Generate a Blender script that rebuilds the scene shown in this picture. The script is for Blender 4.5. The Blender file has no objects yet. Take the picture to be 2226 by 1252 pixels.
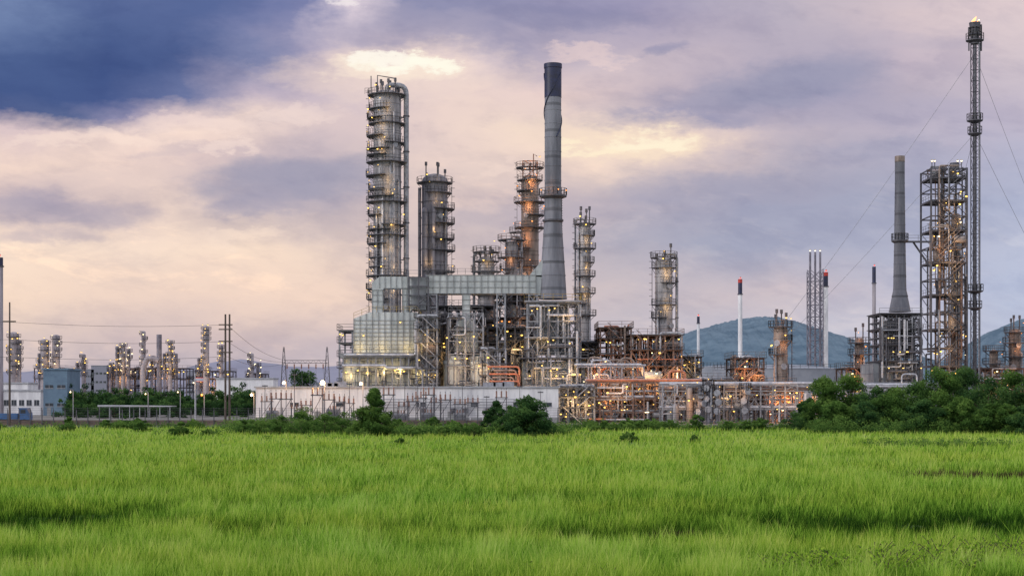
import bpy, math, random
import numpy as np
from mathutils import Vector
R=random.Random(11); RS=np.random.RandomState(5)
F=3339.0; CX=1113.0; HY=862.0; H=5.0; PI=math.pi
def X(px,D): return (px-CX)*D/F
def Z(py,D): return H+(HY-py)*D/F
sc=bpy.context.scene; COL=sc.collection
def lin(c): return tuple(((v/255)/12.92 if v/255<=0.04045 else ((v/255+0.055)/1.055)**2.4) for v in c)
# ---------------- materials
M={}
def mat(name,c1,c2=None,s=1.0,rough=.6,metal=0.0,streak=1.0,seam=0,seamx=0,bump=0.0,lo=.38,hi=.62):
    m=bpy.data.materials.new(name); m.use_nodes=True; nt=m.node_tree; N=nt.nodes; L=nt.links
    b=N['Principled BSDF']; b.inputs['Roughness'].default_value=rough; b.inputs['Metallic'].default_value=metal
    c2=c2 or tuple(v*.6 for v in c1)
    g=N.new('ShaderNodeNewGeometry'); mp=N.new('ShaderNodeMapping'); mp.inputs['Scale'].default_value=(s,s,s*streak)
    L.new(g.outputs['Position'],mp.inputs[0]); no=N.new('ShaderNodeTexNoise'); no.inputs['Detail'].default_value=7; no.inputs['Scale'].default_value=1; no.inputs['Roughness'].default_value=.65
    L.new(mp.outputs[0],no.inputs['Vector'])
    r=N.new('ShaderNodeValToRGB'); r.color_ramp.elements[0].position=lo; r.color_ramp.elements[1].position=hi
    r.color_ramp.elements[0].color=(*c2,1); r.color_ramp.elements[1].color=(*c1,1); L.new(no.outputs[0],r.inputs[0]); out=r.outputs[0]
    sp=N.new('ShaderNodeSeparateXYZ'); L.new(g.outputs['Position'],sp.inputs[0])
    for ax,per in (('Z',seam),('X',seamx)):
        if per:
            a=N.new('ShaderNodeMath'); a.operation='DIVIDE'; a.inputs[1].default_value=per; L.new(sp.outputs[ax],a.inputs[0])
            f=N.new('ShaderNodeMath'); f.operation='FRACT'; L.new(a.outputs[0],f.inputs[0])
            l=N.new('ShaderNodeMath'); l.operation='LESS_THAN'; l.inputs[1].default_value=.11; L.new(f.outputs[0],l.inputs[0])
            k=N.new('ShaderNodeMath'); k.operation='MULTIPLY'; k.inputs[1].default_value=.5; L.new(l.outputs[0],k.inputs[0])
            x=N.new('ShaderNodeMix'); x.data_type='RGBA'; x.inputs['B'].default_value=(c2[0]*.35,c2[1]*.35,c2[2]*.35,1)
            L.new(k.outputs[0],x.inputs['Factor']); L.new(out,x.inputs['A']); out=x.outputs['Result']
    L.new(out,b.inputs['Base Color'])
    if bump:
        bp=N.new('ShaderNodeBump'); bp.inputs['Strength'].default_value=bump; bp.inputs['Distance'].default_value=.2; L.new(no.outputs[0],bp.inputs['Height']); L.new(bp.outputs[0],b.inputs['Normal'])
    M[name]=m; return m
mat('clad',(.40,.385,.41),(.18,.175,.20),.9,.5,.25,.12,seam=1.9,bump=.1)
mat('clad_dark',(.28,.27,.315),(.13,.125,.155),.9,.55,.2,.12,seam=2.6)
mat('clad_brown',(.32,.255,.23),(.15,.115,.105),.9,.55,.2,.12,seam=2.2)
mat('concrete',(.22,.225,.27),(.115,.12,.15),.5,.8,0,.15,seam=5.2,bump=.1)
mat('concrete_dark',(.15,.155,.19),(.085,.088,.115),.5,.8,0,.15,seam=4.2,bump=.1)
mat('black_paint',(.014,.020,.075),(.010,.013,.04),.8,.5)
mat('panel',(.58,.61,.63),(.34,.37,.39),.35,.55,.1,.4,bump=.1)
mat('panel_dark',(.31,.33,.36),(.17,.18,.21),.5,.6,.1,.3)
mat('rib',(.29,.30,.32),(.17,.175,.19),1,.5,.1)
mat('steel',(.11,.11,.135),(.055,.055,.07),1.5,.6,.2)
mat('steel_light',(.34,.35,.40),(.19,.195,.23),1.5,.6,.2)
mat('rust_steel',(.24,.15,.12),(.11,.075,.07),1.2,.7)
mat('orange_pipe',(.55,.20,.11),(.30,.12,.08),1,.5)
mat('pipe',(.60,.60,.65),(.34,.34,.39),1,.4,.3)
mat('rail',(.16,.155,.165),(.09,.085,.09),2,.5,.1)
mat('yellow_rail',(.42,.30,.08),(.20,.14,.06),2,.5)
mat('white_wall',(.76,.76,.80),(.50,.50,.55),.45,.8,0,.22,lo=.3,hi=.58)
mat('grey_wall',(.30,.31,.33),(.20,.20,.22),.5,.8)
mat('blue_wall',(.13,.21,.30),(.09,.15,.23),.3,.7)
mat('window_glass',(.03,.04,.06),(.02,.025,.035),1,.15)
mat('roof_metal',(.42,.43,.48),(.30,.31,.35),.5,.5,.2)
mat('brick_fence',(.18,.12,.11),(.09,.07,.065),.8,.8)
mat('wood_pole',(.11,.085,.075),(.06,.045,.04),2,.85,0,.2)
mat('bark',(.09,.065,.045),(.045,.03,.022),2,.9,0,.3)
mat('red_paint',(.55,.04,.03),(.35,.03,.025),1,.5)
mat('far_steel',(.23,.22,.27),(.13,.12,.16),.6,.7,.1)  # far materials: pale bluish distance haze mixed into the colour
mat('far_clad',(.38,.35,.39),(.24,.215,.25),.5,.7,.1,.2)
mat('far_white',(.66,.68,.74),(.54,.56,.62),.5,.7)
mat('tank_paint',(.26,.28,.33),(.19,.21,.26),.2,.7)
mat('blue_paint',(.04,.12,.30),(.03,.08,.20),1,.5)
mat('tyre',(.02,.02,.02),(.012,.012,.012),1,.9)
mat('insulator',(.30,.16,.12),(.2,.1,.08),1,.4)
mat('gravel',(.23,.21,.20),(.13,.12,.11),.3,.95)
mat('road_asphalt',(.07,.07,.075),(.04,.04,.045),.6,.9)
mat('hill_forest',(.115,.175,.235),(.065,.115,.17),.03,1,bump=.6,lo=.4,hi=.6)  # hill colours have blue aerial haze painted into them
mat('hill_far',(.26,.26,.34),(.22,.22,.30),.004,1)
def emis(name,c,st):
    m=bpy.data.materials.new(name); m.use_nodes=True; b=m.node_tree.nodes['Principled BSDF']
    b.inputs['Base Color'].default_value=(*c,1); b.inputs['Emission Color'].default_value=(*c,1); b.inputs['Emission Strength'].default_value=st; M[name]=m
emis('lamp_warm',(1,.60,.12),3.0); emis('lamp_orange',(1,.34,.07),2.8); emis('lamp_white',(1,.82,.45),3.2); emis('lamp_big',(1,.66,.30),30)
emis('flame',(1,.42,.16),1.8); emis('lamp_red',(1,.1,.05),2)
def leafmat(name,stops,trans=.35,var=None):
    m=bpy.data.materials.new(name); m.use_nodes=True; nt=m.node_tree; N=nt.nodes; L=nt.links
    N.remove(N['Principled BSDF']); o=N['Material Output']
    a=N.new('ShaderNodeAttribute'); a.attribute_name='tone'
    r=N.new('ShaderNodeValToRGB'); cr=r.color_ramp
    cr.elements[0].position=stops[0][0]; cr.elements[0].color=(*stops[0][1],1); cr.elements[1].position=stops[-1][0]; cr.elements[1].color=(*stops[-1][1],1)
    for p,c in stops[1:-1]:
        e=cr.elements.new(p); e.color=(*c,1)
    L.new(a.outputs['Fac'],r.inputs[0]); out=r.outputs[0]
    if var:
        g=N.new('ShaderNodeNewGeometry'); mp=N.new('ShaderNodeMapping'); mp.inputs['Scale'].default_value=(.07,.12,.1); L.new(g.outputs['Position'],mp.inputs[0])
        no=N.new('ShaderNodeTexNoise'); no.inputs['Scale'].default_value=1; no.inputs['Detail'].default_value=5; no.inputs['Roughness'].default_value=.7; L.new(mp.outputs[0],no.inputs['Vector'])
        mr_=N.new('ShaderNodeMapRange'); mr_.inputs[1].default_value=.4; mr_.inputs[2].default_value=.68; L.new(no.outputs[0],mr_.inputs[0])
        x=N.new('ShaderNodeMix'); x.data_type='RGBA'; x.blend_type='MULTIPLY'; x.inputs['B'].default_value=(*var,1); L.new(mr_.outputs[0],x.inputs['Factor']); L.new(out,x.inputs['A']); out=x.outputs['Result']
    d=N.new('ShaderNodeBsdfDiffuse'); t=N.new('ShaderNodeBsdfTranslucent'); x=N.new('ShaderNodeMixShader'); x.inputs[0].default_value=trans
    L.new(out,d.inputs[0]); L.new(out,t.inputs[0]); L.new(d.outputs[0],x.inputs[1]); L.new(t.outputs[0],x.inputs[2]); L.new(x.outputs[0],o.inputs[0]); M[name]=m
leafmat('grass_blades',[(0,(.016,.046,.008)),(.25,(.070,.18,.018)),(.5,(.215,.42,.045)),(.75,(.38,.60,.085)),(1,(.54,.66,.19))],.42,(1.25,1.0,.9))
leafmat('grass_brown',[(0,(.03,.02,.015)),(1,(.17,.10,.07))],.3)
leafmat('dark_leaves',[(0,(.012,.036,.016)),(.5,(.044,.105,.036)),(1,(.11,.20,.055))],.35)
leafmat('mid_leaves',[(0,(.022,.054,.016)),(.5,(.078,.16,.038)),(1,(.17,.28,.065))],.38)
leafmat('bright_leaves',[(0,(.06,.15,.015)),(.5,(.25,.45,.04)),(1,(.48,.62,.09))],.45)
# ---------------- mesh builder
class MB:
    def __init__(s): s.v=[];s.f=[];s.m=[];s.sm=[]
    def add(s,vs,fs,m,smooth=False):
        o=len(s.v); s.v+=[tuple(p) for p in vs]
        for f in fs: s.f.append(tuple(i+o for i in f)); s.m.append(m); s.sm.append(smooth)
    def box(s,x0,x1,y0,y1,z0,z1,m='steel'):
        s.add([(x0,y0,z0),(x1,y0,z0),(x1,y1,z0),(x0,y1,z0),(x0,y0,z1),(x1,y0,z1),(x1,y1,z1),(x0,y1,z1)],
              [(0,3,2,1),(4,5,6,7),(0,1,5,4),(1,2,6,5),(2,3,7,6),(3,0,4,7)],m)
    def tube(s,pts,r,n=8,m='pipe',bend=0,r1=None,cap=True):
        pts=[Vector(p) for p in pts]
        if bend and len(pts)>2:
            o=[pts[0]]
            for i in range(1,len(pts)-1):
                p=pts[i]; a=pts[i-1]-p; b=pts[i+1]-p; l=min(bend,a.length/2,b.length/2)
                A=p+a.normalized()*l; B=p+b.normalized()*l
                for k in range(6):
                    t=k/5; o.append(A*(1-t)**2+p*2*t*(1-t)+B*t*t)
            pts=o+[pts[-1]]
        vs=[];nrm=None;K=len(pts)
        for i,p in enumerate(pts):
            t=(pts[min(i+1,K-1)]-pts[max(i-1,0)])
            if t.length<1e-6: t=Vector((0,0,1))
            t.normalize()
            if nrm is None: nrm=t.orthogonal().normalized()
            else:
                nrm=nrm-t*nrm.dot(t)
                if nrm.length<1e-5: nrm=t.orthogonal()
                nrm.normalize()
            bi=t.cross(nrm); rr=r if r1 is None else r+(r1-r)*i/(K-1)
            for k in range(n):
                a=2*PI*k/n+PI/4; vs.append(p+(nrm*math.cos(a)+bi*math.sin(a))*rr)
        fs=[]
        for i in range(K-1):
            for k in range(n):
                k2=(k+1)%n; fs.append((i*n+k,i*n+k2,(i+1)*n+k2,(i+1)*n+k))
        if cap: fs.append(tuple(range(n-1,-1,-1))); fs.append(tuple((K-1)*n+k for k in range(n)))
        s.add(vs,fs,m,n>4)
    def lathe(s,cx,cy,prof,n=20,m='clad',a0=0,a1=2*PI):
        full=abs(a1-a0-2*PI)<1e-6; k=n if full else n+1
        vs=[(cx+r*math.cos(a0+(a1-a0)*j/n),cy+r*math.sin(a0+(a1-a0)*j/n),z) for r,z in prof for j in range(k)]
        fs=[]
        for i in range(len(prof)-1):
            for j in range(n):
                j2=(j+1)%k if full else j+1
                fs.append((i*k+j,i*k+j2,(i+1)*k+j2,(i+1)*k+j))
        s.add(vs,fs,m,True)
    def drum(s,a,b,r,m='pipe',n=14):
        a=Vector(a);b=Vector(b);d=(b-a).normalized()
        pts=[a-d*r*.45,a-d*r*.35,a-d*r*.15,a,b,b+d*r*.15,b+d*r*.35,b+d*r*.45]; rs=[.1,.6,.9,1,1,.9,.6,.1]
        nrm=d.orthogonal().normalized();bi=d.cross(nrm)
        vs=[p+(nrm*math.cos(2*PI*k/n)+bi*math.sin(2*PI*k/n))*r*q for p,q in zip(pts,rs) for k in range(n)]
        s.add(vs,[(i*n+k,i*n+(k+1)%n,(i+1)*n+(k+1)%n,(i+1)*n+k) for i in range(7) for k in range(n)]+[tuple(range(n-1,-1,-1)),tuple(7*n+k for k in range(n))],m,True)
    def prism(s,poly,y0,y1,m):
        n=len(poly); s.add([(x,y0,z) for x,z in poly]+[(x,y1,z) for x,z in poly],
            [tuple(range(n)),tuple(range(2*n-1,n-1,-1))]+[(i,i+n,(i+1)%n+n,(i+1)%n) for i in range(n)],m)
    def rail(s,pts,h=1.1,m='rail',step=1.8,r=.045):
        pts=[Vector(p) for p in pts]
        for hh in (h,h*.5): s.tube([p+Vector((0,0,hh)) for p in pts],r,3,m,cap=False)
        for a,b in zip(pts[:-1],pts[1:]):
            n=max(1,int((b-a).length/step))
            for i in range(n+1):
                p=a.lerp(b,i/n); s.tube([p,p+Vector((0,0,h))],r,3,m,cap=False)
    def panelbox(s,x0,x1,y0,y1,z0,z1,nx,nz,m='panel',rm='rib',w=.09,d=.16):
        s.box(x0,x1,y0,y1,z0,z1,m)
        for i in range(nx+1):
            x=x0+(x1-x0)*i/nx; s.box(x-w,x+w,y0-d,y0+.02,z0-.02,z1+.03,rm)
        for j in range(nz+1):
            z=z0+(z1-z0)*j/nz; s.box(x0-d*.7,x1+d*.7,y0-d*.7,y0+.01,z-w,z+w,rm)
            for xx in (x0,x1):
                q=(x0-d*.6,x0+.01) if xx==x0 else (x1-.01,x1+d*.6); s.box(q[0],q[1],y0,y1+.02,z-w*.9,z+w*.9,rm)
    def frame(s,x0,x1,y0,y1,zs,nx,ny,w=.22,m='steel',brace=.6):
        xs=[x0+(x1-x0)*i/nx for i in range(nx+1)]; ys=[y0+(y1-y0)*i/ny for i in range(ny+1)]
        for x in xs:
            for y in ys: s.box(x-w,x+w,y-w,y+w,zs[0],zs[-1]+.02,m)
        for z in zs[1:]:
            for y in ys: s.box(x0,x1,y-w*.75,y+w*.75,z-w*1.7,z-.03,m)
            for x in xs: s.box(x-w*.7,x+w*.7,y0,y1,z-w*1.6,z-.05,m)
        for za,zb in zip(zs[:-1],zs[1:]):
            for i in range(nx):
                if R.random()<brace:
                    a,b=(xs[i],xs[i+1]) if R.random()<.5 else (xs[i+1],xs[i])
                    s.tube([(a,y0,za),(b,y0,zb)],w*.6,4,m)
                    if R.random()<.5: s.tube([(b,y0+.02,za),(a,y0+.02,zb)],w*.6,4,m)
            for x in (x0,x1):
                if R.random()<brace: s.tube([(x,y0,za),(x,y1,zb)],w*.6,4,m)
LAMPS={}
def mesh_of(name,mb):
    me=bpy.data.meshes.new(name); me.from_pydata(mb.v,[],mb.f)
    keys=sorted(set(mb.m)); idx={k:i for i,k in enumerate(keys)}
    for k in keys: me.materials.append(M[k])
    me.polygons.foreach_set('material_index',[idx[k] for k in mb.m]); me.polygons.foreach_set('use_smooth',mb.sm)
    me.update()
    try: me.set_sharp_from_angle(angle=math.radians(38))
    except Exception: pass
    return me
def lampmesh(key,r):
    r=round(r,2); k=(key,r)
    if k not in LAMPS:
        mb=MB(); mb.lathe(0,0,[(r*math.cos(a)+.001,r*.8*math.sin(a)) for a in [-PI/2+PI*i/6 for i in range(7)]],8,key)
        mb.tube([(0,0,r*.9),(0,.1,r*1.3),(0,.5,r*1.4)],r*.25,4,'steel'); mb.lathe(0,0,[(r*1.25,r*.3),(r*.6,r*1.1),(.01,r*1.2)],8,'steel')
        LAMPS[k]=mesh_of('lamp',mb)
    return LAMPS[k]
def settle(o,label=None,cat=None,group=None,kind=None):
    if label:o['label']=label
    if cat:o['category']=cat
    if group:o['group']=group
    if kind:o['kind']=kind
class T:
    def __init__(s,name,px,D,label,cat,group=None,z0=0.0):
        s.s=D/F;s.px=px;s.D=D;s.z0=z0
        s.root=bpy.data.objects.new(name,None); s.root.empty_display_size=1; s.root.location=(X(px,D),D,z0); COL.objects.link(s.root)
        settle(s.root,label,cat,group)
    def x(s,px): return (px-s.px)*s.s
    def z(s,py): return Z(py,s.D)-s.z0
    def part(s,name,mb,parent=None,label=None,kind=None,loc=None):
        o=bpy.data.objects.new(name,mesh_of(name,mb) if isinstance(mb,MB) else mb); COL.objects.link(o); o.parent=parent or s.root
        if loc:o.location=loc
        settle(o,label,kind=kind); return o
    def lamp(s,x,y,z,key='lamp_warm',r=.15): return s.part('lamp',lampmesh(key,r),loc=(x,y,z))
    def light(s,x,y,z,P=300,c=(1,.62,.22),r=.4):
        l=bpy.data.lights.new('lamp_glow','POINT'); l.energy=P;l.color=c;l.shadow_soft_size=r
        o=bpy.data.objects.new('lamp_glow',l); COL.objects.link(o); o.parent=s.root; o.location=(x,y,z)
# ---------------- process column
def column(px,D,w,yt,label,levs,sm='clad',over=0,name='distillation_column',pw=1.25,key='lamp_warm',glow=0,gc=(1,.6,.2),group=None,rm='rail',lad=-1,detail=True,vents=0,nl=1,npipes=2,ybot=None,ls=1.0):
    t=T(name,px,D,label,'industrial column',group); r=w/2*t.s; zt=t.z(yt)
    mb=MB(); prof=[(r*1.06,0),(r*1.06,2.2),(r,3)]; z=3.0
    while z+3.4<zt-1: prof+=[(r,z+3.0),(r*1.03+.03,z+3.05),(r*1.03+.03,z+3.3),(r,z+3.35)]; z+=3.4
    prof+=[(r,zt)]+[(r*math.cos(a)+.001,zt+r*.6*math.sin(a)) for a in [PI/2*i/6 for i in range(1,7)]]
    mb.lathe(0,0,prof,24,sm); sh=t.part('shell',mb)
    if detail:
        for i in range(3):
            m2=MB(); zz=zt*(.35+.25*i); a=-PI/2+R.uniform(-.7,.7); d=Vector((math.cos(a),math.sin(a),0))
            c=Vector((0,0,zz))+d*r*.97; m2.tube([c,c+d*.5],.5,12,sm); m2.tube([c+d*.5,c+d*.62],.62,12,'steel_light'); t.part('manhole',m2)
    for i,(py,side) in enumerate(levs):
        zz=t.z(py); R0=r+.04; R1=r+pw*(1 if not detail else R.uniform(.7,1.35))
        j0,j1=(R.uniform(-25,25),R.uniform(-25,25)) if detail else (0,0)
        a0,a1={'F':(0,2*PI),'L':(math.radians(115+j0),math.radians(272+j1)),'R':(math.radians(-105+j0),math.radians(70+j1)),'f':(math.radians(150),math.radians(390))}[side]
        m2=MB(); n=16 if detail else 10
        m2.lathe(0,0,[(R0,zz),(R1,zz),(R1,zz-.16),(R0,zz-.16)],n,'steel',a0,a1)
        if side!='F':
            for a in (a0,a1): m2.tube([(R0*math.cos(a),R0*math.sin(a),zz-.08),(R1*math.cos(a),R1*math.sin(a),zz-.08)],.08,4,'steel')
        nb=7 if detail else 4
        for j in range(nb):
            a=a0+(a1-a0)*(j+.5)/nb; c,s_=math.cos(a),math.sin(a)
            m2.tube([(R1*c*.97,R1*s_*.97,zz-.15),(r*c,r*s_,zz-1.2)],.06,3,'steel')
        pl=t.part('platform',m2)
        m3=MB(); m3.rail([(R1*math.cos(a0+(a1-a0)*j/n),R1*math.sin(a0+(a1-a0)*j/n),zz) for j in range(n+1)],1.15,rm,1.6,.045 if detail else .06)
        t.part('railing',m3,parent=pl)
        mid=(a0+a1)/2 if side!='F' else -PI/2
        for q in range(nl):
            a=(-PI/2 if side in'Ff' else mid+(.5 if side=='L' else -.5))+R.uniform(-.9,.9)
            t.lamp((R1-.1)*math.cos(a),(R1-.1)*math.sin(a),zz+R.uniform(.8,2.3),key,ls*R.choice([.09,.12,.17]))
        if glow and i%2==0: t.light((r+1.6)*math.cos(-PI/2+.5*R.uniform(-1,1)),-(r+1.7),zz+1.8,glow,gc)
    if detail and levs:
        m2=MB(); lx=lad*(r+pw*.75); zl=[t.z(p) for p,_ in levs]; zlo=min(zl)-10 if ybot is None else t.z(ybot)
        zlo=max(0,zlo); zh=max(zl)+1; off=0
        for yy in (-.25,.25): m2.tube([(lx,yy-.5,zlo),(lx,yy-.5,zh)],.05,3,'steel')
        z=zlo
        while z<zh:
            m2.box(lx-.03,lx+.03,-.75,-.25,z,z+.05,'steel')
            if int(z*2)%3==0: m2.tube([(lx,-.75,z),(lx+lad*.4,-.85,z),(lx+lad*.65,-.5,z),(lx+lad*.4,-.15,z),(lx,-.25,z)],.035,3,'steel',cap=False)
            z+=.45
        t.part('ladder',m2)
    if over:
        m2=MB(); pr=r*.19 if over in(1,-1) else r*.17; sg=1 if over>0 else -1
        xo=sg*(r+pr+.55)
        m2.tube([(0,0,zt+r*.4),(0,-.2,zt+r*.75+.5),(xo,-.3,zt+r*.75+.5),(xo,-.3,t.z(yt)*.12)],pr,14,'steel_light',bend=r*.7)
        z=zt-4
        while z>6: m2.tube([(xo,-.3,z),(xo,-.3,z+.25)],pr*1.25,12,'steel'); m2.box(min(0,xo),max(0,xo),-.4,-.2,z-.3,z-.1,'steel'); z-=7.5
        t.part('overhead_pipe',m2)
    for i in range(npipes):
        m2=MB(); a=-PI/2+R.uniform(-1.2,1.2); rr=r+.35; z1=zt*R.uniform(.6,.97)
        m2.tube([((r*.9)*math.cos(a),(r*.9)*math.sin(a),z1),(rr*math.cos(a),rr*math.sin(a),z1),(rr*math.cos(a),rr*math.sin(a),1)],R.uniform(.12,.24),6,R.choice(['pipe','steel_light','steel']),bend=.4)
        t.part('riser_pipe',m2)
    for i in range(vents):
        m2=MB(); a=2*PI*i/vents; c,s_=math.cos(a)*r*.8,math.sin(a)*r*.8; h=R.uniform(1.0,3.6)
        m2.tube([(c,s_,zt-.2),(c,s_,zt+h)],.14,6,'steel'); m2.tube([(c,s_,zt+h),(c,s_,zt+h+.8)],.28,8,'steel'); t.part('relief_vent',m2)
    return t,r,zt
def clutter(mb,n,x0,x1,y0,y1,z0,z1,ms,rr=(.08,.25)):
    for i in range(n):
        p=[R.uniform(x0,x1),R.uniform(y0,y1),R.uniform(z0,z1)]; pts=[tuple(p)]
        for k in range(R.randint(2,5)):
            ax=R.choice([0,0,2,2,1]); lo,hi=((x0,x1),(y0,y1),(z0,z1))[ax]
            q=p[ax]+R.choice([-1,1])*R.uniform(.8,(hi-lo)*.5+.8); p[ax]=min(hi,max(lo,q))
            if (Vector(p)-Vector(pts[-1])).length>.5: pts.append(tuple(p))
        if len(pts)>1: mb.tube(pts,R.uniform(*rr),7,R.choice(ms),bend=.5)
def unit(px0,px1,D,dep,ys,label,st='steel',nx=4,ny=2,name='process_structure',nves=4,npipe=24,nlamp=12,ms=('pipe','pipe','steel_light','steel'),key='lamp_warm',glow=0,gc=(1,.6,.2),vm=('clad','panel','clad_brown','panel_dark'),w=.16,brace=.6,nl=2,rm='rail',cat='process unit',ybot=None,group=None,oh=.5,dk=1,stairs=1):
    t=T(name,(px0+px1)/2,D,label,cat,group); x0,x1=t.x(px0),t.x(px1); zs=[0 if ybot is None else t.z(ybot)]+sorted(t.z(y) for y in ys)
    mb=MB(); mb.frame(x0,x1,0,dep,zs,nx,ny,w,st,brace); t.part('steel_frame',mb)
    for z in zs[1::dk]:
        m2=MB(); m2.box(x0-oh,x1+oh,-oh-.1,dep+oh,z-.02,z+.08,'steel'); d=t.part('deck',m2)
        m3=MB(); o2=oh-.05; m3.rail([(x0-o2,dep,z+.08),(x0-o2,-o2,z+.08),(x1+o2,-o2,z+.08),(x1+o2,dep,z+.08)],1.15,rm); t.part('railing',m3,parent=d)
    if stairs and x1-x0>3:
        for za,zb in zip(zs[:-1],zs[1:]):
            L_=min(x1-x0-1,(zb-za)*1.1); xa=R.uniform(x0+.3,x1-L_-.3) if x1-L_-.3>x0+.3 else x0+.2; xb=xa+L_
            if R.random()<.5: xa,xb=xb,xa
            m2=MB()
            for yy in (-.95,-.35): m2.tube([(xa,yy,za),(xb,yy,zb)],.1,4,st); m2.tube([(xa,yy,za+1),(xb,yy,zb+1)],.04,3,rm)
            k=max(3,int((zb-za)/.3))
            for i in range(k): f=(i+.5)/k; m2.box(xa+(xb-xa)*f-.14,xa+(xb-xa)*f+.14,-.9,-.4,za+(zb-za)*f-.02,za+(zb-za)*f+.02,'steel')
            t.part('stair',m2)
    for i in range(nves):
        k=R.randrange(len(zs)-1) ; za,zb=zs[k],zs[k+1]; hh=zb-za; x=R.uniform(x0+1,x1-1); y=R.uniform(.2,dep*.35); m2=MB(); v=R.choice(vm)
        if R.random()<.5:
            r=min(hh*.28,1.3); L=R.uniform(1.5,4); a,b=max(x0,x-L/2),min(x1,x+L/2); zc=za+hh*.45
            m2.drum((a,y,zc),(b,y,zc),r,v)
            for q in (a+.3,b-.3): m2.box(q-.15,q+.15,y-r*.7,y+r*.7,za,zc-r*.5,'steel')
            t.part('drum',m2)
        else:
            r=R.uniform(.6,1.2); m2.lathe(x,y+.4,[(r*.5,za),(r,za+.8),(r,zb-hh*.25),(r*.75,zb-hh*.15),(.01,zb-hh*.1)],14,v); t.part('vessel',m2)
    m2=MB(); clutter(m2,npipe,x0,x1,-.5,dep*.6,zs[0]+.3,zs[-1]+.4,ms); t.part('process_piping',m2)
    for i in range(nlamp):
        z=R.choice(zs[1:])-.6-R.random()*1.2; t.lamp(R.uniform(x0,x1),R.uniform(-.8,.2),z,key if R.random()<.8 else 'lamp_white',R.choice([.09,.13,.17,.22]))
    if glow:
        for i in range(nl): t.light(x0+(x1-x0)*(i+.5)/nl,-1.8,zs[-1]*R.uniform(.4,.8),glow,gc,.6)
    return t,x0,x1,zs
WARM=(1,.60,.22); ORG=(1,.42,.14)
# ---- tall main column
lv=[(p,s) for p,s in zip([208,238,258,270,297,312,325,338,354,383,412,428,440,468,490,500,512,530,560,580,600,628,650],'FLLFLRLLFLLLFLRLFLLLFLL')]
t,r,zt=column(842,325,60,214,'tall grey distillation column with many caged platforms behind the heater',lv,over=1,vents=9,glow=85,gc=WARM,nl=2,npipes=7,pw=1.25)
mb=MB(); mb.rail([(-4.6,-1.5,zt+.6),(2.4,-2.8,zt+.6),(3.5,0,zt+.6)],1.2,'steel',1); t.part('railing',mb)
mb=MB(); mb.tube([(-2,-1,zt+.5),(-2,-1,zt+4.6),(1.5,-1,zt+4.0)],.12,4,'steel'); mb.tube([(-3.4,-.5,zt),(-3.4,-.5,zt+4.6)],.1,4,'steel'); t.part('davit',mb)
t,r,zt=column(945,332,56,395,'grey domed column with vertical pipes beside the heater duct',[(398,'F'),(420,'R'),(455,'R'),(486,'R'),(520,'R'),(545,'R'),(590,'R')],sm='clad_dark',lad=1,glow=70,gc=WARM,vents=5,nl=1,npipes=2)
for xx,yy,rr,top in ((-1.9,-2.2,.75,470),(-.1,-3.1,.5,455),(-3.2,-.5,.35,420)):
    mb=MB(); mb.tube([(xx,-1,t.z(top)+1),(xx,yy-.5,t.z(top)+1),(xx,yy-.5,5)],rr,12,'clad_dark',bend=1); t.part('downcomer_pipe',mb)
t,r,zt=column(1152,345,38,392,'slender grey column with amber lights on round platforms',[(365,'F'),(392,'F'),(415,'L'),(440,'F'),(468,'R'),(495,'F'),(540,'L'),(580,'F'),(625,'F')],sm='clad_brown',glow=330,gc=ORG,key='lamp_orange',nl=2,rm='rust_steel',vents=4)
mb=MB(); mb.frame(-1.6,1.6,-1.6,1.6,[zt,t.z(365),t.z(352)],1,1,.12,'rust_steel',1); mb.tube([(.8,0,zt),(.8,0,t.z(335)),(1.6,0,t.z(340))],.12,5,'rust_steel'); t.part('top_frame',mb)
column(1112,338,28,530,'short column with bent overhead pipe and orange lights',[(522,'F'),(560,'F'),(585,'L'),(610,'L'),(650,'F')],over=2,glow=150,gc=ORG,key='lamp_orange',rm='rust_steel')
column(1128,350,20,520,'thin brown column standing between larger towers',[(505,'F'),(570,'R')],sm='clad_brown',glow=150,gc=ORG,key='lamp_orange')
column(1057,330,36,568,'short wide column with crowded railed top platform',[(548,'F'),(568,'F'),(590,'F'),(640,'F')],over=-2,vents=7,glow=90,gc=WARM)
column(1271,335,26,492,'slim grey column with full round platforms beside the chimney',[(487,'F'),(512,'R'),(540,'F'),(570,'R'),(600,'F'),(637,'F'),(660,'L'),(685,'F')],over=-2,lad=-1,glow=110,gc=WARM,vents=5,nl=1,pw=1.1)
column(1443,320,38,572,'solid silver column with looped overhead pipe above the process deck',[(560,'F'),(582,'F'),(615,'R'),(662,'F'),(690,'L')],over=2,lad=-1,glow=190,gc=WARM,vents=4,nl=1,pw=.9,npipes=1)
column(1697,300,30,716,'squat brownish vessel column with railed crown above the pipe rack',[(710,'F'),(740,'R'),(770,'L')],sm='clad_brown',vents=5,glow=170,gc=ORG,nl=2,pw=1,lad=1)
column(1868,330,20,740,'small rusty column beside the dark trees',[(745,'F'),(770,'F'),(800,'F')],sm='clad_brown',glow=180,gc=ORG,key='lamp_orange',vents=2)
column(2206,345,26,722,'brown column with railed crown behind the trees',[(722,'F'),(745,'F'),(775,'F')],sm='clad_brown',glow=180,gc=ORG,key='lamp_orange',vents=3)
column(2160,345,18,765,'small orange lit column behind the trees',[(762,'F'),(790,'F')],sm='clad_brown',glow=180,gc=ORG,key='lamp_orange')
column(2078,330,20,470,'dark column inside the lattice tower',[(500,'F'),(560,'F'),(620,'F'),(680,'F')],sm='clad_brown',glow=150,gc=WARM,name='reactor_column',pw=.9)
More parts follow.
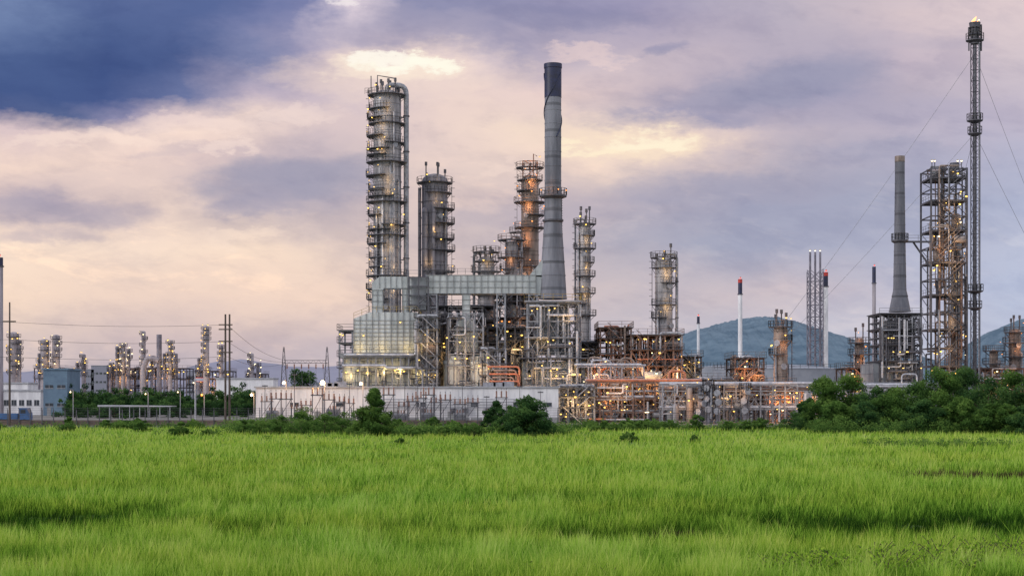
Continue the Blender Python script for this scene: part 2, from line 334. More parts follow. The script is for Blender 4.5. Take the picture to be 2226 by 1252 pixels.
# ---- main heater with ducts
t=T('furnace_heater',845,300,'white panelled furnace with sloping roof and large ducts','furnace')
mb=MB(); mb.panelbox(t.x(748),t.x(925),0,14,0,t.z(778),12,8,w=.07); o=t.part('firebox',mb)
mb=MB(); mb.box(t.x(742),t.x(932),-1.8,14.5,t.z(775),t.z(775)+.25,'steel'); mb.box(t.x(742),t.x(932),-1.85,-1.7,t.z(778),t.z(768),'rib'); o=t.part('walkway',mb)
mb=MB(); mb.rail([(t.x(742),-1.7,t.z(768)),(t.x(932),-1.7,t.z(768))],1.2); t.part('railing',mb,parent=o)
mb=MB()
P=[(t.x(768),t.z(768)),(t.x(930),t.z(768)),(t.x(930),t.z(712)),(t.x(905),t.z(678)),(t.x(803),t.z(678)),(t.x(768),t.z(692))]
mb.prism(P,1,12,'panel')
for i in range(13):
    x=P[0][0]+(P[1][0]-P[0][0])*i/12; zt=float(np.interp(x,[P[0][0],P[4][0],P[3][0],P[1][0]],[P[5][1],P[4][1],P[3][1],P[2][1]]))
    mb.box(x-.06,x+.06,.82,1.02,P[0][1],zt,'rib')
for j in range(9):
    z=t.z(766)+(t.z(696)-t.z(766))*j/8; mb.box(P[0][0]-.1,P[1][0]+(.1 if z<t.z(712) else -(z-t.z(712))*.72),.88,1.01,z-.05,z+.05,'rib')
t.part('radiant_box',mb)
mb=MB(); mb.rail([(P[5][0],.9,P[5][1]),(P[4][0],.9,P[4][1]),(P[3][0],.9,P[3][1]),(P[2][0],.9,P[2][1])],1.1,'yellow_rail',1.2); t.part('railing',mb)
mb=MB(); mb.panelbox(t.x(806),t.x(829),3,6.5,t.z(680),t.z(612),2,5,w=.05); t.part('uptake_duct',mb)
mb=MB(); mb.panelbox(t.x(872),t.x(892),3,6.5,t.z(680),t.z(625),2,4,w=.05); t.part('uptake_duct',mb)
mb=MB(); mb.prism([(t.x(806),t.z(612)),(t.x(822),t.z(599)),(t.x(908),t.z(599)),(t.x(908),t.z(624)),(t.x(832),t.z(624)),(t.x(829),t.z(628)),(t.x(806),t.z(628))][::-1],2.8,6.8,'panel')
for i in range(8): x=t.x(822)+(t.x(908)-t.x(822))*i/7; mb.box(x-.05,x+.05,2.65,2.82,t.z(624),t.z(599)+.1,'rib')
t.part('header_duct',mb)
mb=MB(); mb.box(t.x(893),t.x(925),2,9,t.z(672),t.z(600),'panel_dark'); mb.frame(t.x(888),t.x(930),1.4,10,[t.z(680),t.z(660),t.z(640),t.z(620),t.z(600)],2,1,.14,'steel'); mb.rail([(t.x(888),1.4,t.z(600)),(t.x(930),1.4,t.z(600))],1.2); t.part('damper_house',mb)
mb=MB(); mb.panelbox(t.x(925),t.x(1165),2.5,8,t.z(636),t.z(596),16,3,w=.05); mb.rail([(t.x(925),2.4,t.z(594)),(t.x(1165),2.4,t.z(594))],1.1,'rail',1.5)
mb.prism([(t.x(1150),t.z(597)),(t.x(1182),t.z(600)),(t.x(1182),t.z(560))],3,7.5,'panel'); mb.box(t.x(1165),t.x(1180),3,7.6,t.z(640),t.z(596),'panel'); t.part('flue_gas_duct',mb)
for px in (930,1080,1150):
    mb=MB(); mb.frame(t.x(px),t.x(px)+1.6,2.6,7.8,[0,9,t.z(740),t.z(700),t.z(665),t.z(637)],1,1,.14,'steel_light',1); t.part('duct_support',mb)
for px in (755,800,860,900,780,880): t.lamp(t.x(px),-2,t.z(790)+R.uniform(-2.5,0),r=.17)
for px in (790,870,925): t.lamp(t.x(px),.3,t.z(690)+R.uniform(-4,1),r=.17)
for px in (762,800,835,870,912): t.light(t.x(px),-2.0,t.z(815+R.uniform(-8,8)),190,(1,.68,.22))
for px in (780,830,885,920): t.light(t.x(px),-.8,t.z(757),110,(1,.68,.22))
for i in range(11): mb=MB(); x=t.x(748)+i*(t.x(925)-t.x(748))/10; mb.box(x-.13,x+.13,-1.7,-1.45,0,t.z(777),'steel_light'); t.part('support_post',mb)
mb=MB(); mb.tube([(t.x(746),-2.1,t.z(795)),(t.x(840),-2.1,t.z(795)),(t.x(840),-2.1,t.z(800)),(t.x(930),-2.1,t.z(800))],.3,8,'pipe',bend=.5); t.part('fuel_pipe',mb)
mb=MB(); mb.tube([(t.x(750),-2.3,t.z(772)),(t.x(905),-2.3,t.z(772)),(t.x(905),-2.3,t.z(700))],.22,8,'pipe',bend=.5); t.part('fuel_pipe',mb)
mb=MB(); clutter(mb,34,t.x(745),t.x(930),-1.6,-.3,2,t.z(782),('pipe','steel','steel_light'),(.06,.15)); t.part('burner_piping',mb)
unit(738,766,303,10,[835,800,775,745,718],'slim stair tower at the end of the furnace',nx=1,ny=1,name='stair_tower',nves=0,npipe=8,nlamp=3,st='steel_light',cat='stair tower')
unit(905,950,297,5,[835,800,772,745,715,690],'steel access frame clipped to the furnace side',nx=2,ny=1,name='access_frame',nves=4,npipe=28,nlamp=6,st='steel_light',cat='steel frame',glow=130)
# small convection heater
t=T('furnace_heater',1012,299,'small panelled furnace on round fireboxes beside the duct','furnace')
mb=MB(); mb.panelbox(t.x(986),t.x(1038),1,6,t.z(764),t.z(712),6,6,w=.05); mb.prism([(t.x(986),t.z(712)),(t.x(1038),t.z(712)),(t.x(1026),t.z(695)),(t.x(998),t.z(695))],1.2,5.8,'panel'); t.part('convection_box',mb)
mb=MB(); mb.panelbox(t.x(1004),t.x(1021),2.5,5,t.z(697),t.z(638),1,5,w=.05); t.part('uptake_duct',mb)
mb=MB(); mb.frame(t.x(975),t.x(1050),0,7,[0,t.z(835),t.z(800),t.z(768),t.z(740),t.z(715),t.z(680)],4,1,.13,'steel_light',.8); mb.rail([(t.x(975),-.1,t.z(680)),(t.x(1050),-.1,t.z(680))]); mb.rail([(t.x(975),-.1,t.z(768)),(t.x(1050),-.1,t.z(768))]); t.part('steel_frame',mb)
mb=MB(); clutter(mb,30,t.x(970),t.x(1055),-1,.6,2,t.z(690),('pipe','steel','steel_light'),(.06,.18)); t.part('process_piping',mb)
for c in (987,1040):
    mb=MB(); rr=24*t.s; mb.lathe(t.x(c),2,[(rr,0),(rr,t.z(792)),(rr*1.08,t.z(791)),(rr*1.08,t.z(786)),(rr*.9,t.z(782)),(rr*.9,t.z(774)),(.1,t.z(770))],20,'panel'); t.part('round_firebox',mb)
for px in (972,990,1015,1042,1000,1030): t.lamp(t.x(px),-1.2,t.z(R.uniform(700,815)),r=.17)
t.light(t.x(1012),-3,t.z(750),180,WARM); t.light(t.x(995),-3.5,t.z(805),200,WARM); t.light(t.x(1040),-3.5,t.z(805),200,WARM)
# ---- chimney heater
t=T('chimney_stack',1202,304,'tall tapering grey chimney with navy top on a flared base','chimney')
def stack(t,c,prof,bt=None,sm='concrete',n=28):
    s=t.s; P=[(w/2*s,t.z(y)) for y,w in prof]; Q=[]
    for (r0,z0),(r1,z1) in zip(P[:-1],P[1:]):
        k=max(1,int((z1-z0)/2.4))
        for i in range(k):
            f=i/k; r=r0+(r1-r0)*f; z=z0+(z1-z0)*f; Q+=[(r*1.03,z),(r*1.03,z+.18),(r,z+.2)]
            f=(i+1)/k; Q.append((r0+(r1-r0)*f,z0+(z1-z0)*f-.02))
    mb=MB(); mb.lathe(t.x(c),0,Q,n,sm); return t.part('stack_shell',mb)
stack(t,1202,[(650,60),(600,54),(480,38),(425,36),(300,36),(212,36)])
mb=MB(); r=18.6*t.s; mb.lathe(0,0,[(r,t.z(213)),(r,t.z(150)),(r*1.06,t.z(149)),(r*1.06,t.z(140)),(r*.85,t.z(140)),(r*.85,t.z(165))],28,'black_paint'); t.part('stack_cap',mb)
for k in range(2):
    mb=MB(); pts=[]
    for i in range(50):
        a=2*PI*i/70+k*2.6-1.2; z=t.z(300)+(t.z(160)-t.z(300))*i/49; pts.append((r*1.03*math.cos(a),r*1.03*math.sin(a),z))
    mb.tube(pts,.10,5,'black_paint'); t.part('cable',mb)
for py,w in ((425,30),(478,23)):
    zz=t.z(py); R1=w*t.s; mb=MB(); mb.lathe(0,0,[(17*t.s,zz),(R1,zz),(R1,zz-.3),(17*t.s,zz-.8)],24,'steel'); o=t.part('platform',mb)
    if py==425:
        m3=MB(); m3.rail([(R1*math.cos(2*PI*j/20),R1*math.sin(2*PI*j/20),zz) for j in range(21)],1.3,'rail',1.4,.06); t.part('railing',m3,parent=o)
        for a in (-2.6,-1.2,-.3): t.lamp(R1*math.cos(a),R1*math.sin(a),zz+.9,'lamp_orange',.14)
        t.light(-1,-R1-.6,zz+1,90,ORG)
mb=MB()
for yy in(-.3,.3): mb.tube([(t.x(1222),yy,t.z(640)),(t.x(1221),yy,t.z(430))],.06,3,'steel')
z=t.z(640)
while z<t.z(430): mb.box(t.x(1221),t.x(1223),-.3,.3,z,z+.06,'steel'); z+=.5
t.part('ladder',mb)
t=T('furnace_heater',1202,300,'furnace with braced steel frame carrying the grey chimney','furnace')
mb=MB(); mb.frame(t.x(1146),t.x(1258),0,10,[0,t.z(835),t.z(805),t.z(776),t.z(735),t.z(697),t.z(658)],5,2,.15,'steel_light',.95); t.part('steel_frame',mb)
mb=MB(); mb.box(t.x(1140),t.x(1264),-1,11,t.z(657),t.z(657)+.3,'steel_light'); o=t.part('deck',mb)
mb=MB(); mb.rail([(t.x(1140),10,t.z(653)),(t.x(1140),-.9,t.z(653)),(t.x(1264),-.9,t.z(653)),(t.x(1264),10,t.z(653))],1.2,'yellow_rail'); t.part('railing',mb,parent=o)
mb=MB(); mb.box(t.x(1140),t.x(1264),-1,11,t.z(735),t.z(735)+.2,'steel_light'); o=t.part('deck',mb)
mb=MB(); mb.rail([(t.x(1140),-.9,t.z(733)),(t.x(1264),-.9,t.z(733))],1.2); t.part('railing',mb,parent=o)
mb=MB(); mb.panelbox(t.x(1163),t.x(1240),1.5,8.5,t.z(770),t.z(700),7,7,'panel_dark','steel_light',.05); mb.prism([(t.x(1163),t.z(700)),(t.x(1240),t.z(700)),(t.x(1232),t.z(655)),(t.x(1172),t.z(655))],2,8,'panel_dark'); t.part('convection_box',mb)
mb=MB(); mb.panelbox(t.x(1136),t.x(1272),.8,12,0,t.z(786),11,8,w=.06); t.part('firebox',mb)
mb=MB(); mb.box(t.x(1130),t.x(1278),-1.3,12,t.z(780),t.z(780)+.25,'steel'); mb.rail([(t.x(1130),-1.2,t.z(778)),(t.x(1278),-1.2,t.z(778))]); t.part('walkway',mb)
mb=MB(); clutter(mb,56,t.x(1140),t.x(1262),-1.2,1,3,t.z(665),('pipe','pipe','steel_light','steel')); t.part('process_piping',mb)
for i in range(16): t.lamp(t.x(R.uniform(1140,1262)),-1.6,t.z(R.choice([672,708,745,800,818])+R.uniform(-6,6)),r=.15)
for px,py in ((1160,812),(1205,818),(1245,812),(1180,745),(1235,690)): t.light(t.x(px),-2.2,t.z(py),170,WARM)
# ---- process structures
unit(925,978,312,12,[830,800,765,735,705],'dense grey pipework frame between furnaces',nx=3,npipe=46,nlamp=8,glow=190,gc=WARM)
unit(1060,1140,306,14,[830,800,770,740,712],'steel decks crowded with pipes under the duct',nx=4,npipe=60,nlamp=12,glow=280,gc=WARM,nves=10)
unit(1045,1100,297,5,[840,815,790,760],'front access decks with bundled silver pipes',st='steel_light',nx=3,npipe=44,nlamp=8,glow=200,gc=WARM,nves=4)
unit(1070,1160,330,12,[760,720,690,655,640],'tall open steel frame behind the pipe decks',nx=3,npipe=34,nlamp=6,glow=220,gc=ORG,key='lamp_orange')
unit(1255,1300,315,12,[830,800,770,745],'narrow pipe frame beside the chimney furnace',nx=2,npipe=32,nlamp=6,glow=220,gc=WARM)
unit(940,1075,318,10,[790,750,725,695,665],'steel frame with exchangers behind the small furnace',nx=5,npipe=50,nlamp=6,glow=130,gc=WARM,nves=8)
unit(1305,1372,305,14,[870,835,800,770,735,712],'rust brown steel decks with lit vessels',st='rust_steel',nx=3,npipe=40,nlamp=10,glow=420,gc=ORG,ms=('orange_pipe','pipe','clad_brown','steel_light'),nves=8,rm='rust_steel')
unit(1372,1482,303,16,[870,835,795,760,728],'rust brown process deck full of lit equipment',st='rust_steel',nx=6,ny=3,npipe=56,nlamp=30,glow=430,gc=(1,.52,.20),nl=4,ms=('pipe','pipe','rust_steel','steel_light','orange_pipe'),nves=14,rm='rust_steel',brace=.8)
unit(1482,1524,308,10,[835,800,775],'small grey steel frame beside the process deck',nx=2,npipe=24,nlamp=5,glow=200)
unit(1598,1660,306,12,[870,830,800,778],'low steel frame with exchangers and pipes',st='rust_steel',nx=3,npipe=38,nlamp=8,glow=320,gc=ORG,ms=('pipe','clad_brown','steel_light'),nves=6)
unit(1672,1725,297,10,[885,858,835],'orange lit pump structure around the squat column',st='rust_steel',nx=2,npipe=40,nlamp=10,glow=800,gc=(1,.38,.12),ms=('orange_pipe','pipe','steel_light'),key='lamp_orange')
unit(1520,1600,300,12,[880,850,825],'low pipework bay behind the fence',st='steel_light',nx=4,npipe=44,nlamp=8,glow=280,gc=WARM,nves=7)
unit(1216,1292,289,9,[885,862,842],'lit pipe bay at the end of the white building',nx=4,npipe=56,nlamp=14,glow=260,gc=WARM,nves=8,st='steel_light')
unit(1725,1760,300,8,[880,850],'small pump bay beside the dark trees',st='rust_steel',nx=2,npipe=24,nlamp=6,glow=400,gc=ORG,ms=('orange_pipe','pipe'))
unit(1840,1905,325,10,[830,800],'low steel deck by the second chimney',st='rust_steel',nx=3,npipe=24,nlamp=6,glow=260,gc=ORG,ms=('clad_brown','pipe'))
unit(2130,2226,340,10,[830,800],'low rusty deck behind the trees',st='rust_steel',nx=4,npipe=24,nlamp=8,glow=280,gc=ORG,ms=('clad_brown','pipe'))
t=T('pipe_manifold',1090,292,'orange painted pipe manifold in front of the furnaces','pipework')
for i in range(5):
    mb=MB(); z=t.z(797+i*8); x=t.x(1056+R.uniform(0,25)); x2=t.x(1110+R.uniform(0,20)); mb.tube([(x,-1-i*.15,z),(x2,-1-i*.15,z),(x2,-1-i*.15,z-3)],.17,8,'orange_pipe' if i%2==0 else 'clad_brown',bend=.7); t.part('pipe',mb)
for px in (1065,1115): t.light(t.x(px),-3,t.z(812),110,ORG)
t=T('pipe_manifold',1300,300,'orange vertical piping bends beside the process decks','pipework')
for i in range(12):
    mb=MB(); x=t.x(1278+i*7); z=t.z(775+R.uniform(0,30)); mb.tube([(x,-1,4),(x,-1,z),(x+R.uniform(2,6),-1,z),(x+5,-1,z-5)],.2,8,R.choice(['orange_pipe','pipe','pipe','clad_brown']),bend=.9); t.part('pipe',mb)
t.light(0,-4,t.z(830),450,ORG); t.light(t.x(1330),-4,t.z(870),450,ORG)
# ---- pipe racks
def rack(px0,px1,D,dep,ys,label,nb,st='steel_light',ms=('pipe','pipe','steel_light'),nlamp=20,glow=0,gc=WARM,np_=5,cl=1.4):
    t=T('pipe_rack',(px0+px1)/2,D,label,'pipe rack'); x0,x1=t.x(px0),t.x(px1); zs=[0]+sorted(t.z(y) for y in ys)
    mb=MB(); mb.frame(x0,x1,0,dep,zs,nb,1,.14,st,.35); t.part('rack_frame',mb)
    for z in zs[1:]:
        for i in range(np_):
            m2=MB(); r=R.uniform(.14,.32); y=.3+dep*i/np_; a=x0+R.uniform(0,.25)*(x1-x0) if R.random()<.3 else x0-.5; b=x1-R.uniform(0,.25)*(x1-x0) if R.random()<.3 else x1+.5
            up=R.uniform(-2.5,2.5); xm=R.uniform(a,b)
            pts=[(a,y,z+r),(xm,y,z+r),(xm,y,z+r+up),(xm+3,y,z+r+up),(xm+3,y,z+r),(b,y,z+r)] if R.random()<.3 and b-xm>4 else [(a,y,z+r),(b,y,z+r)]
            m2.tube(pts,r,8,R.choice(ms),bend=.8); t.part('pipe',m2)
    m2=MB(); clutter(m2,int((x1-x0)*cl),x0,x1,-.8,dep*.5,.4,zs[-1],ms,(.06,.2)); t.part('process_piping',m2)
    for i in range(int((x1-x0)/4)):
        m2=MB(); x=R.uniform(x0,x1); r=R.uniform(.5,.9); L=R.uniform(1.5,3); zc=R.uniform(1.5,zs[-1]*.7); v=R.choice(('panel_dark','clad','clad_brown'))
        if R.random()<.5: m2.drum((x,0,zc),(x+L,0,zc),r,v); m2.box(x+.2,x+.5,-.3,.3,0,zc-.3,'steel'); t.part('drum',m2)
        else: m2.lathe(x,-.2,[(r*.8,0),(r,1),(r,zc+1.5),(r*.6,zc+2),(.01,zc+2.1)],12,v); t.part('vessel',m2)
    for i in range(nlamp): t.lamp(R.uniform(x0,x1),-.9,R.uniform(1.5,zs[-1]),R.choice(['lamp_warm','lamp_warm','lamp_white']),R.choice([.09,.13,.19]))
    if glow:
        n=max(2,int((x1-x0)/7))
        for i in range(n): t.light(x0+(x1-x0)*(i+.5)/n,-3.2,R.uniform(3,zs[-1]),glow*R.uniform(.8,1.3),gc,.8)
    return t
rack(1280,1520,290,6,[895,865,830],'long pipe rack in front of the process decks',10,st='rust_steel',ms=('pipe','rust_steel','orange_pipe','steel_light','pipe'),nlamp=26,glow=330,gc=(1,.52,.20))
rack(1440,1760,284,5,[888,848,836],'elevated silver pipe rack behind the fence',12,nlamp=22,glow=270,gc=(1,.52,.20),ms=('pipe','pipe','steel_light','pipe','rust_steel'))
rack(1255,1400,298,5,[838,796],'raised pipe rack beside the chimney furnace',6,nlamp=6,glow=200)
rack(1760,2110,300,5,[860,838],'low pipe rack behind the dark trees',12,nlamp=12)
for i,(px,yt) in enumerate([(1522,848),(1540,830),(1560,842),(1620,838)]):
    column(px,282,11,yt,'small silver knock out drum beside the rack',[(yt+8,'F')],sm='clad_dark',name='vertical_vessel',npipes=1,pw=.7,group='small vertical vessels beside the pipe rack')
# ---- right furnace and stack
t=T('chimney_stack',1956,314,'slender dark grey chimney with ribbed shell and flared foot','chimney')
stack(t,1956,[(678,46),(645,34),(630,28),(520,24),(400,21),(352,21)],sm='concrete_dark',n=20)
mb=MB(); r=10.8*t.s; mb.lathe(0,0,[(r,t.z(353)),(r,t.z(340)),(r*.8,t.z(340)),(r*.8,t.z(350))],20,'clad_brown'); t.part('stack_cap',mb)
zz=t.z(522); R1=18*t.s; mb=MB(); mb.lathe(0,0,[(10*t.s,zz),(R1,zz),(R1,zz-.3),(10*t.s,zz-.8)],20,'steel'); o=t.part('platform',mb)
m3=MB(); m3.rail([(R1*math.cos(2*PI*j/16),R1*math.sin(2*PI*j/16),zz) for j in range(17)],1.3,'rail',1.4,.06); t.part('railing',m3,parent=o)
mb=MB(); mb.box(0,t.x(2022),-.6,.6,zz-.5,zz-.2,'steel'); mb.rail([(1,-.6,zz-.2),(t.x(2022),-.6,zz-.2)]); mb.tube([(t.x(1985),0,zz-.4),(t.x(2022),0,t.z(580))],.2,4,'steel'); t.part('link_bridge',mb)
t=T('furnace_heater',1955,308,'grey furnace in braced steel frame under the slender chimney','furnace')
mb=MB(); mb.frame(t.x(1914),t.x(2000),0,10,[0,t.z(830),t.z(785),t.z(765),t.z(750),t.z(732),t.z(715),t.z(698),t.z(682)],5,2,.15,'steel',.95); t.part('steel_frame',mb)
mb=MB(); mb.panelbox(t.x(1932),t.x(1985),1.5,8.5,t.z(775),t.z(695),5,6,'panel_dark','steel_light',.05); t.part('convection_box',mb)
mb=MB(); mb.panelbox(t.x(1900),t.x(2008),.8,12,0,t.z(790),9,6,'panel_dark','steel_light',.06); t.part('firebox',mb)
for y in (682,715,750,785):
    mb=MB(); mb.box(t.x(1910),t.x(2004),-.8,10.5,t.z(y),t.z(y)+.15,'steel'); mb.rail([(t.x(1910),-.7,t.z(y)),(t.x(2004),-.7,t.z(y))]); t.part('walkway',mb)
mb=MB(); clutter(mb,50,t.x(1914),t.x(2000),-1,1,t.z(825),t.z(688),('steel_light','steel','pipe')); t.part('process_piping',mb)
for i in range(10): t.lamp(t.x(R.uniform(1912,2002)),-1.3,t.z(R.choice([700,735,765,800])),r=.14)
t.light(t.x(1955),-3,t.z(815),200,WARM)
# ---- lattice tower
tt,x0,x1,zs=unit(2024,2102,322,8,[795,755,715,678,640,605,570,535,500,468,435,410,385,365],'tall open lattice tower full of ladders and lit platforms',st='steel',nx=2,ny=1,name='lattice_tower',nves=8,npipe=56,nlamp=32,vm=('clad_brown','clad'),ms=('rust_steel','steel_light','clad_brown','steel'),glow=190,gc=(1,.5,.2),nl=2,w=.17,brace=.8,cat='steel tower',oh=.1,dk=2)
for py in (450,510,570,640,700,760,810): tt.light(0,-2.2,tt.z(py),230,(1,.54,.2))
mb=MB(); mb.tube([(tt.x(2084),3,tt.z(365)),(tt.x(2084),3,tt.z(350))],1.0,10,'steel'); tt.part('hoist_mast',mb)
for px in (2026,2032,2082,2090): mb=MB(); mb.tube([(tt.x(px),0,tt.z(365)),(tt.x(px),0,tt.z(352))],.1,5,'steel'); tt.part('lamp_post',mb); tt.lamp(tt.x(px),0,tt.z(350),'lamp_white',.2)
# ---- flare
t=T('flare_stack',2119,338,'very tall guyed flare stack with burning tip','flare stack')
s=t.s; zt=t.z(62)
mb=MB(); mb.tube([(0,0,0),(0,0,zt)],.42,12,'steel'); t.part('flare_pipe',mb)
mb=MB(); mb.tube([(.75,-.5,0),(.75,-.5,t.z(90))],.14,8,'steel_light'); t.part('pilot_line',mb)
mb=MB(); legs=[(-1.0,-.4),(1.0,-.4),(0,1.1)]
for a,b in legs: mb.tube([(a,b,0),(a,b,t.z(95))],.12,6,'steel')
z=0;k=0
while z<t.z(98):
    for i in range(3):
        p,q=legs[i],legs[(i+1)%3]; mb.tube([(*p,z),(*q,z)],.05,4,'steel')
        mb.tube([(*p,z),(*q,z+2.4)] if k%2 else [(*q,z),(*p,z+2.4)],.05,4,'steel')
    z+=2.4;k+=1
t.part('lattice_mast',mb)
for py,w in ((88,19),(75,14),(262,17),(290,15),(632,18),(668,15)):
    zz=t.z(py); R1=w*s; mb=MB(); mb.lathe(0,0,[(.6,zz),(R1,zz),(R1,zz-.2),(.6,zz-.7)],14,'steel'); o=t.part('platform',mb)
    m3=MB(); m3.rail([(R1*math.cos(2*PI*j/12),R1*math.sin(2*PI*j/12),zz) for j in range(13)],1.4,'rail',1.4,.07); t.part('railing',m3,parent=o)
mb=MB(); mb.tube([(0,0,zt-3.5),(0,0,zt+.6)],.95,14,'steel'); mb.tube([(1.4,0,zt-5),(1.4,0,zt+.8)],.2,6,'steel'); mb.tube([(-1.3,0,zt-5),(-1.3,0,zt+.2)],.15,6,'steel'); mb.lathe(0,0,[(1.1,zt+.0),(1.25,zt+1.2),(1.0,zt+1.2)],14,'steel'); t.part('flare_tip',mb)
mb=MB(); mb.tube([(-.3,0,zt+.6),(-.35,0,zt+1.4),(.0,0,zt+2.0),(.35,0,zt+2.5)],.6,8,'flame',r1=.06); mb.tube([(.3,0,zt+.6),(.5,0,zt+1.3),(.9,0,zt+1.9)],.35,7,'flame',r1=.04); t.part('flame',mb)
for (py,gx,gy) in ((118,1600,40),(290,1585,40),(118,2590,40),(290,2600,40),(290,2250,120)):
    mb=MB(); a=Vector((0,0,t.z(py))); b=Vector((t.x(gx),gy,0)); pts=[a.lerp(b,i/12)-Vector((0,0,1.6*math.sin(PI*i/12))) for i in range(13)]
    mb.tube(pts,.04,4,'steel_light'); t.part('guy_wire',mb)
t.lamp(.8,-.5,t.z(45),'lamp_white',.15)
# ---- slim stacks
def slim(px,D,w,yt,label,m='white_wall',cap='black_paint',capy=25,light=True,name='chimney_stack',band=None):
    t=T(name,px,D,label,'chimney'); r=w/2*t.s; z=t.z(yt); zc=t.z(yt+capy)
    mb=MB(); mb.lathe(0,0,[(r*1.25,0),(r*1.05,z*.3),(r,zc)],14,m); t.part('stack_shell',mb)
    mb=MB(); mb.lathe(0,0,[(r*1.02,zc),(r*1.0,z),(r*.8,z),(r*.8,z-1)],14,cap); mb.lathe(0,0,[(r*1.4,zc-.3),(r*1.4,zc),(r,zc)],14,'steel'); t.part('stack_cap',mb)
    if band: mb=MB(); mb.lathe(0,0,[(r*1.06,t.z(yt+8)),(r*1.06,t.z(yt))],14,'red_paint'); t.part('red_band',mb)
    if light: t.lamp(0,-r,z+.5,'lamp_red',.3)
slim(1609,620,9,607,'white chimney with dark top and red beacon',band=1,capy=32)
slim(1795,520,10,592,'white chimney with red band at its top',capy=30,band=1)
slim(1900,600,8,580,'pale slender chimney with dark top and red beacon',m='far_clad',capy=35)
slim(1518,600,6,688,'thin pale chimney in front of the hill',capy=14,m='far_white')
slim(1,420,11,560,'tall pale chimney beside the white office',m='far_clad',capy=18)
t=T('lattice_flare',1772,520,'triple pipe flare in a square lattice tower','flare stack'); h0=t.z(590)
mb=MB()
q=2.3
for a in (-q,q):
    for b in (-q,q): mb.tube([(a,b,0),(a,b,h0)],.16,5,'far_steel')
z=0
while z<h0-3:
    for (a,b),(c,d) in (((-q,-q),(q,-q)),((q,-q),(q,q)),((q,q),(-q,q)),((-q,q),(-q,-q))):
        mb.tube([(a,b,z),(c,d,z+4)],.1,4,'far_steel'); mb.tube([(c,d,z),(a,b,z+4)],.1,4,'far_steel'); mb.tube([(a,b,z),(c,d,z)],.1,4,'far_steel')
    z+=4
t.part('lattice_mast',mb)
for xx in (-1.7,0,1.7):
    mb=MB(); mb.tube([(xx,0,0),(xx,0,t.z(548))],.36,10,'far_steel'); t.part('flare_pipe',mb); t.lamp(xx,0,t.z(545),'lamp_white',.25)
# ---- storage tanks
def tank(px,D,w,yt,label):
    t=T('storage_tank',px,D,label,'storage tank',None); r=w/2*t.s; z=t.z(yt)
    mb=MB(); mb.lathe(0,r,[(r,0),(r,z*.33),(r*1.003,z*.34),(r,z*.36),(r,z*.66),(r*1.003,z*.67),(r,z*.69),(r,z),(r*1.006,z),(r*1.006,z+.25),(r,z+.25)],56,'tank_paint'); t.part('tank_wall',mb)
    mb=MB(); mb.lathe(0,r,[(r,z+.2),(r*.7,z+r*.045),(r*.4,z+r*.075),(.01,z+r*.085)],56,'tank_paint'); t.part('tank_roof',mb)
    mb=MB(); mb.rail([(r*1.003*math.cos(a),r+r*1.003*math.sin(a),z+.25) for a in [PI+PI*i/24 for i in range(25)]],1.2,'rail',3,.06); t.part('railing',mb)
tank(1720,430,300,802,'large low grey storage tank with railed shallow roof'); tank(1575,470,120,798,'smaller grey storage tank behind the rack')
# ---- white building
t=T('low_building',885,286,'long low white building behind the fence','building'); x0,x1=t.x(556),t.x(1214); zt=t.z(843)
mb=MB(); mb.box(x0,x1,0,7,0,zt,'white_wall')
for i in range(1,24): x=x0+(x1-x0)*i/24; mb.box(x-.1,x+.1,-.07,.01,0,zt-.02,'white_wall')
mb.box(x0,x1,-.05,.008,0,1.1,'grey_wall'); t.part('wall',mb)
mb=MB(); mb.box(x0-.3,x1+.3,-.3,7.3,zt+.002,zt+.3,'roof_metal'); t.part('roof',mb)
for i in range(6): mb=MB(); x=R.uniform(x0+3,x1-3); mb.box(x,x+R.uniform(1,2.5),2,4,zt+.3,zt+R.uniform(.8,1.4),'steel_light'); t.part('roof_vent',mb)
for px in (600,690,860,980,1160):
    mb=MB(); mb.box(t.x(px)-.6,t.x(px)+.6,-.1,.0,0,2.3,'grey_wall'); t.part('door',mb)
for px in (640,740,915,1030,1125,1190):
    mb=MB(); mb.box(t.x(px)-.8,t.x(px)+.8,-.06,.004,3.2,3.9,'window_glass'); mb.box(t.x(px)-.9,t.x(px)+.9,-.1,.002,3.08,3.2,'roof_metal'); t.part('window',mb)
for px in (920,985,1010,1060):
    mb=MB(); mb.box(t.x(px)-.5,t.x(px)+.5,-.8,-.05,2,2.9,'steel_light'); mb.lathe(t.x(px),-.85,[(.35,2.1),(.35,2.8)],8,'steel'); t.part('air_conditioner',mb)
mb=MB()
for k in range(4): z=3+k*.5; mb.tube([(t.x(820),-.4-k*.05,z),(t.x(1150+k*8),-.4-k*.05,z),(t.x(1150+k*8),-.4-k*.05,.2)],.07,5,'steel_light',bend=.4)
t.part('wall_piping',mb)
for i,px in enumerate((592,652,724,806,872,930,1000,1066,1110)):
    t=T('transformer',px,279,'grey transformer with cooling fins by the white building','electrical equipment','transformers beside the white building'); w_=R.uniform(.8,1.3); h_=R.uniform(1.8,2.8)
    mb=MB(); mb.box(-w_,w_,-.7,.7,.3,h_,'steel_light'); mb.box(-w_*.9,w_*.9,-.6,.6,0,.3,'steel')
    t.part('tank',mb); mb=MB()
    for k in range(6): x=-w_+.1+k*(2*w_-.2)/5; mb.box(x-.05,x+.05,-1.05,-.7,.5,h_-.3,'rib')
    t.part('cooling_fins',mb)
    for a in (-.5,0,.5): mb=MB(); mb.lathe(a,0,[(q,h_+k*.12) for k in range(6) for q in (.07,.14)],8,'insulator'); t.part('bushing',mb)
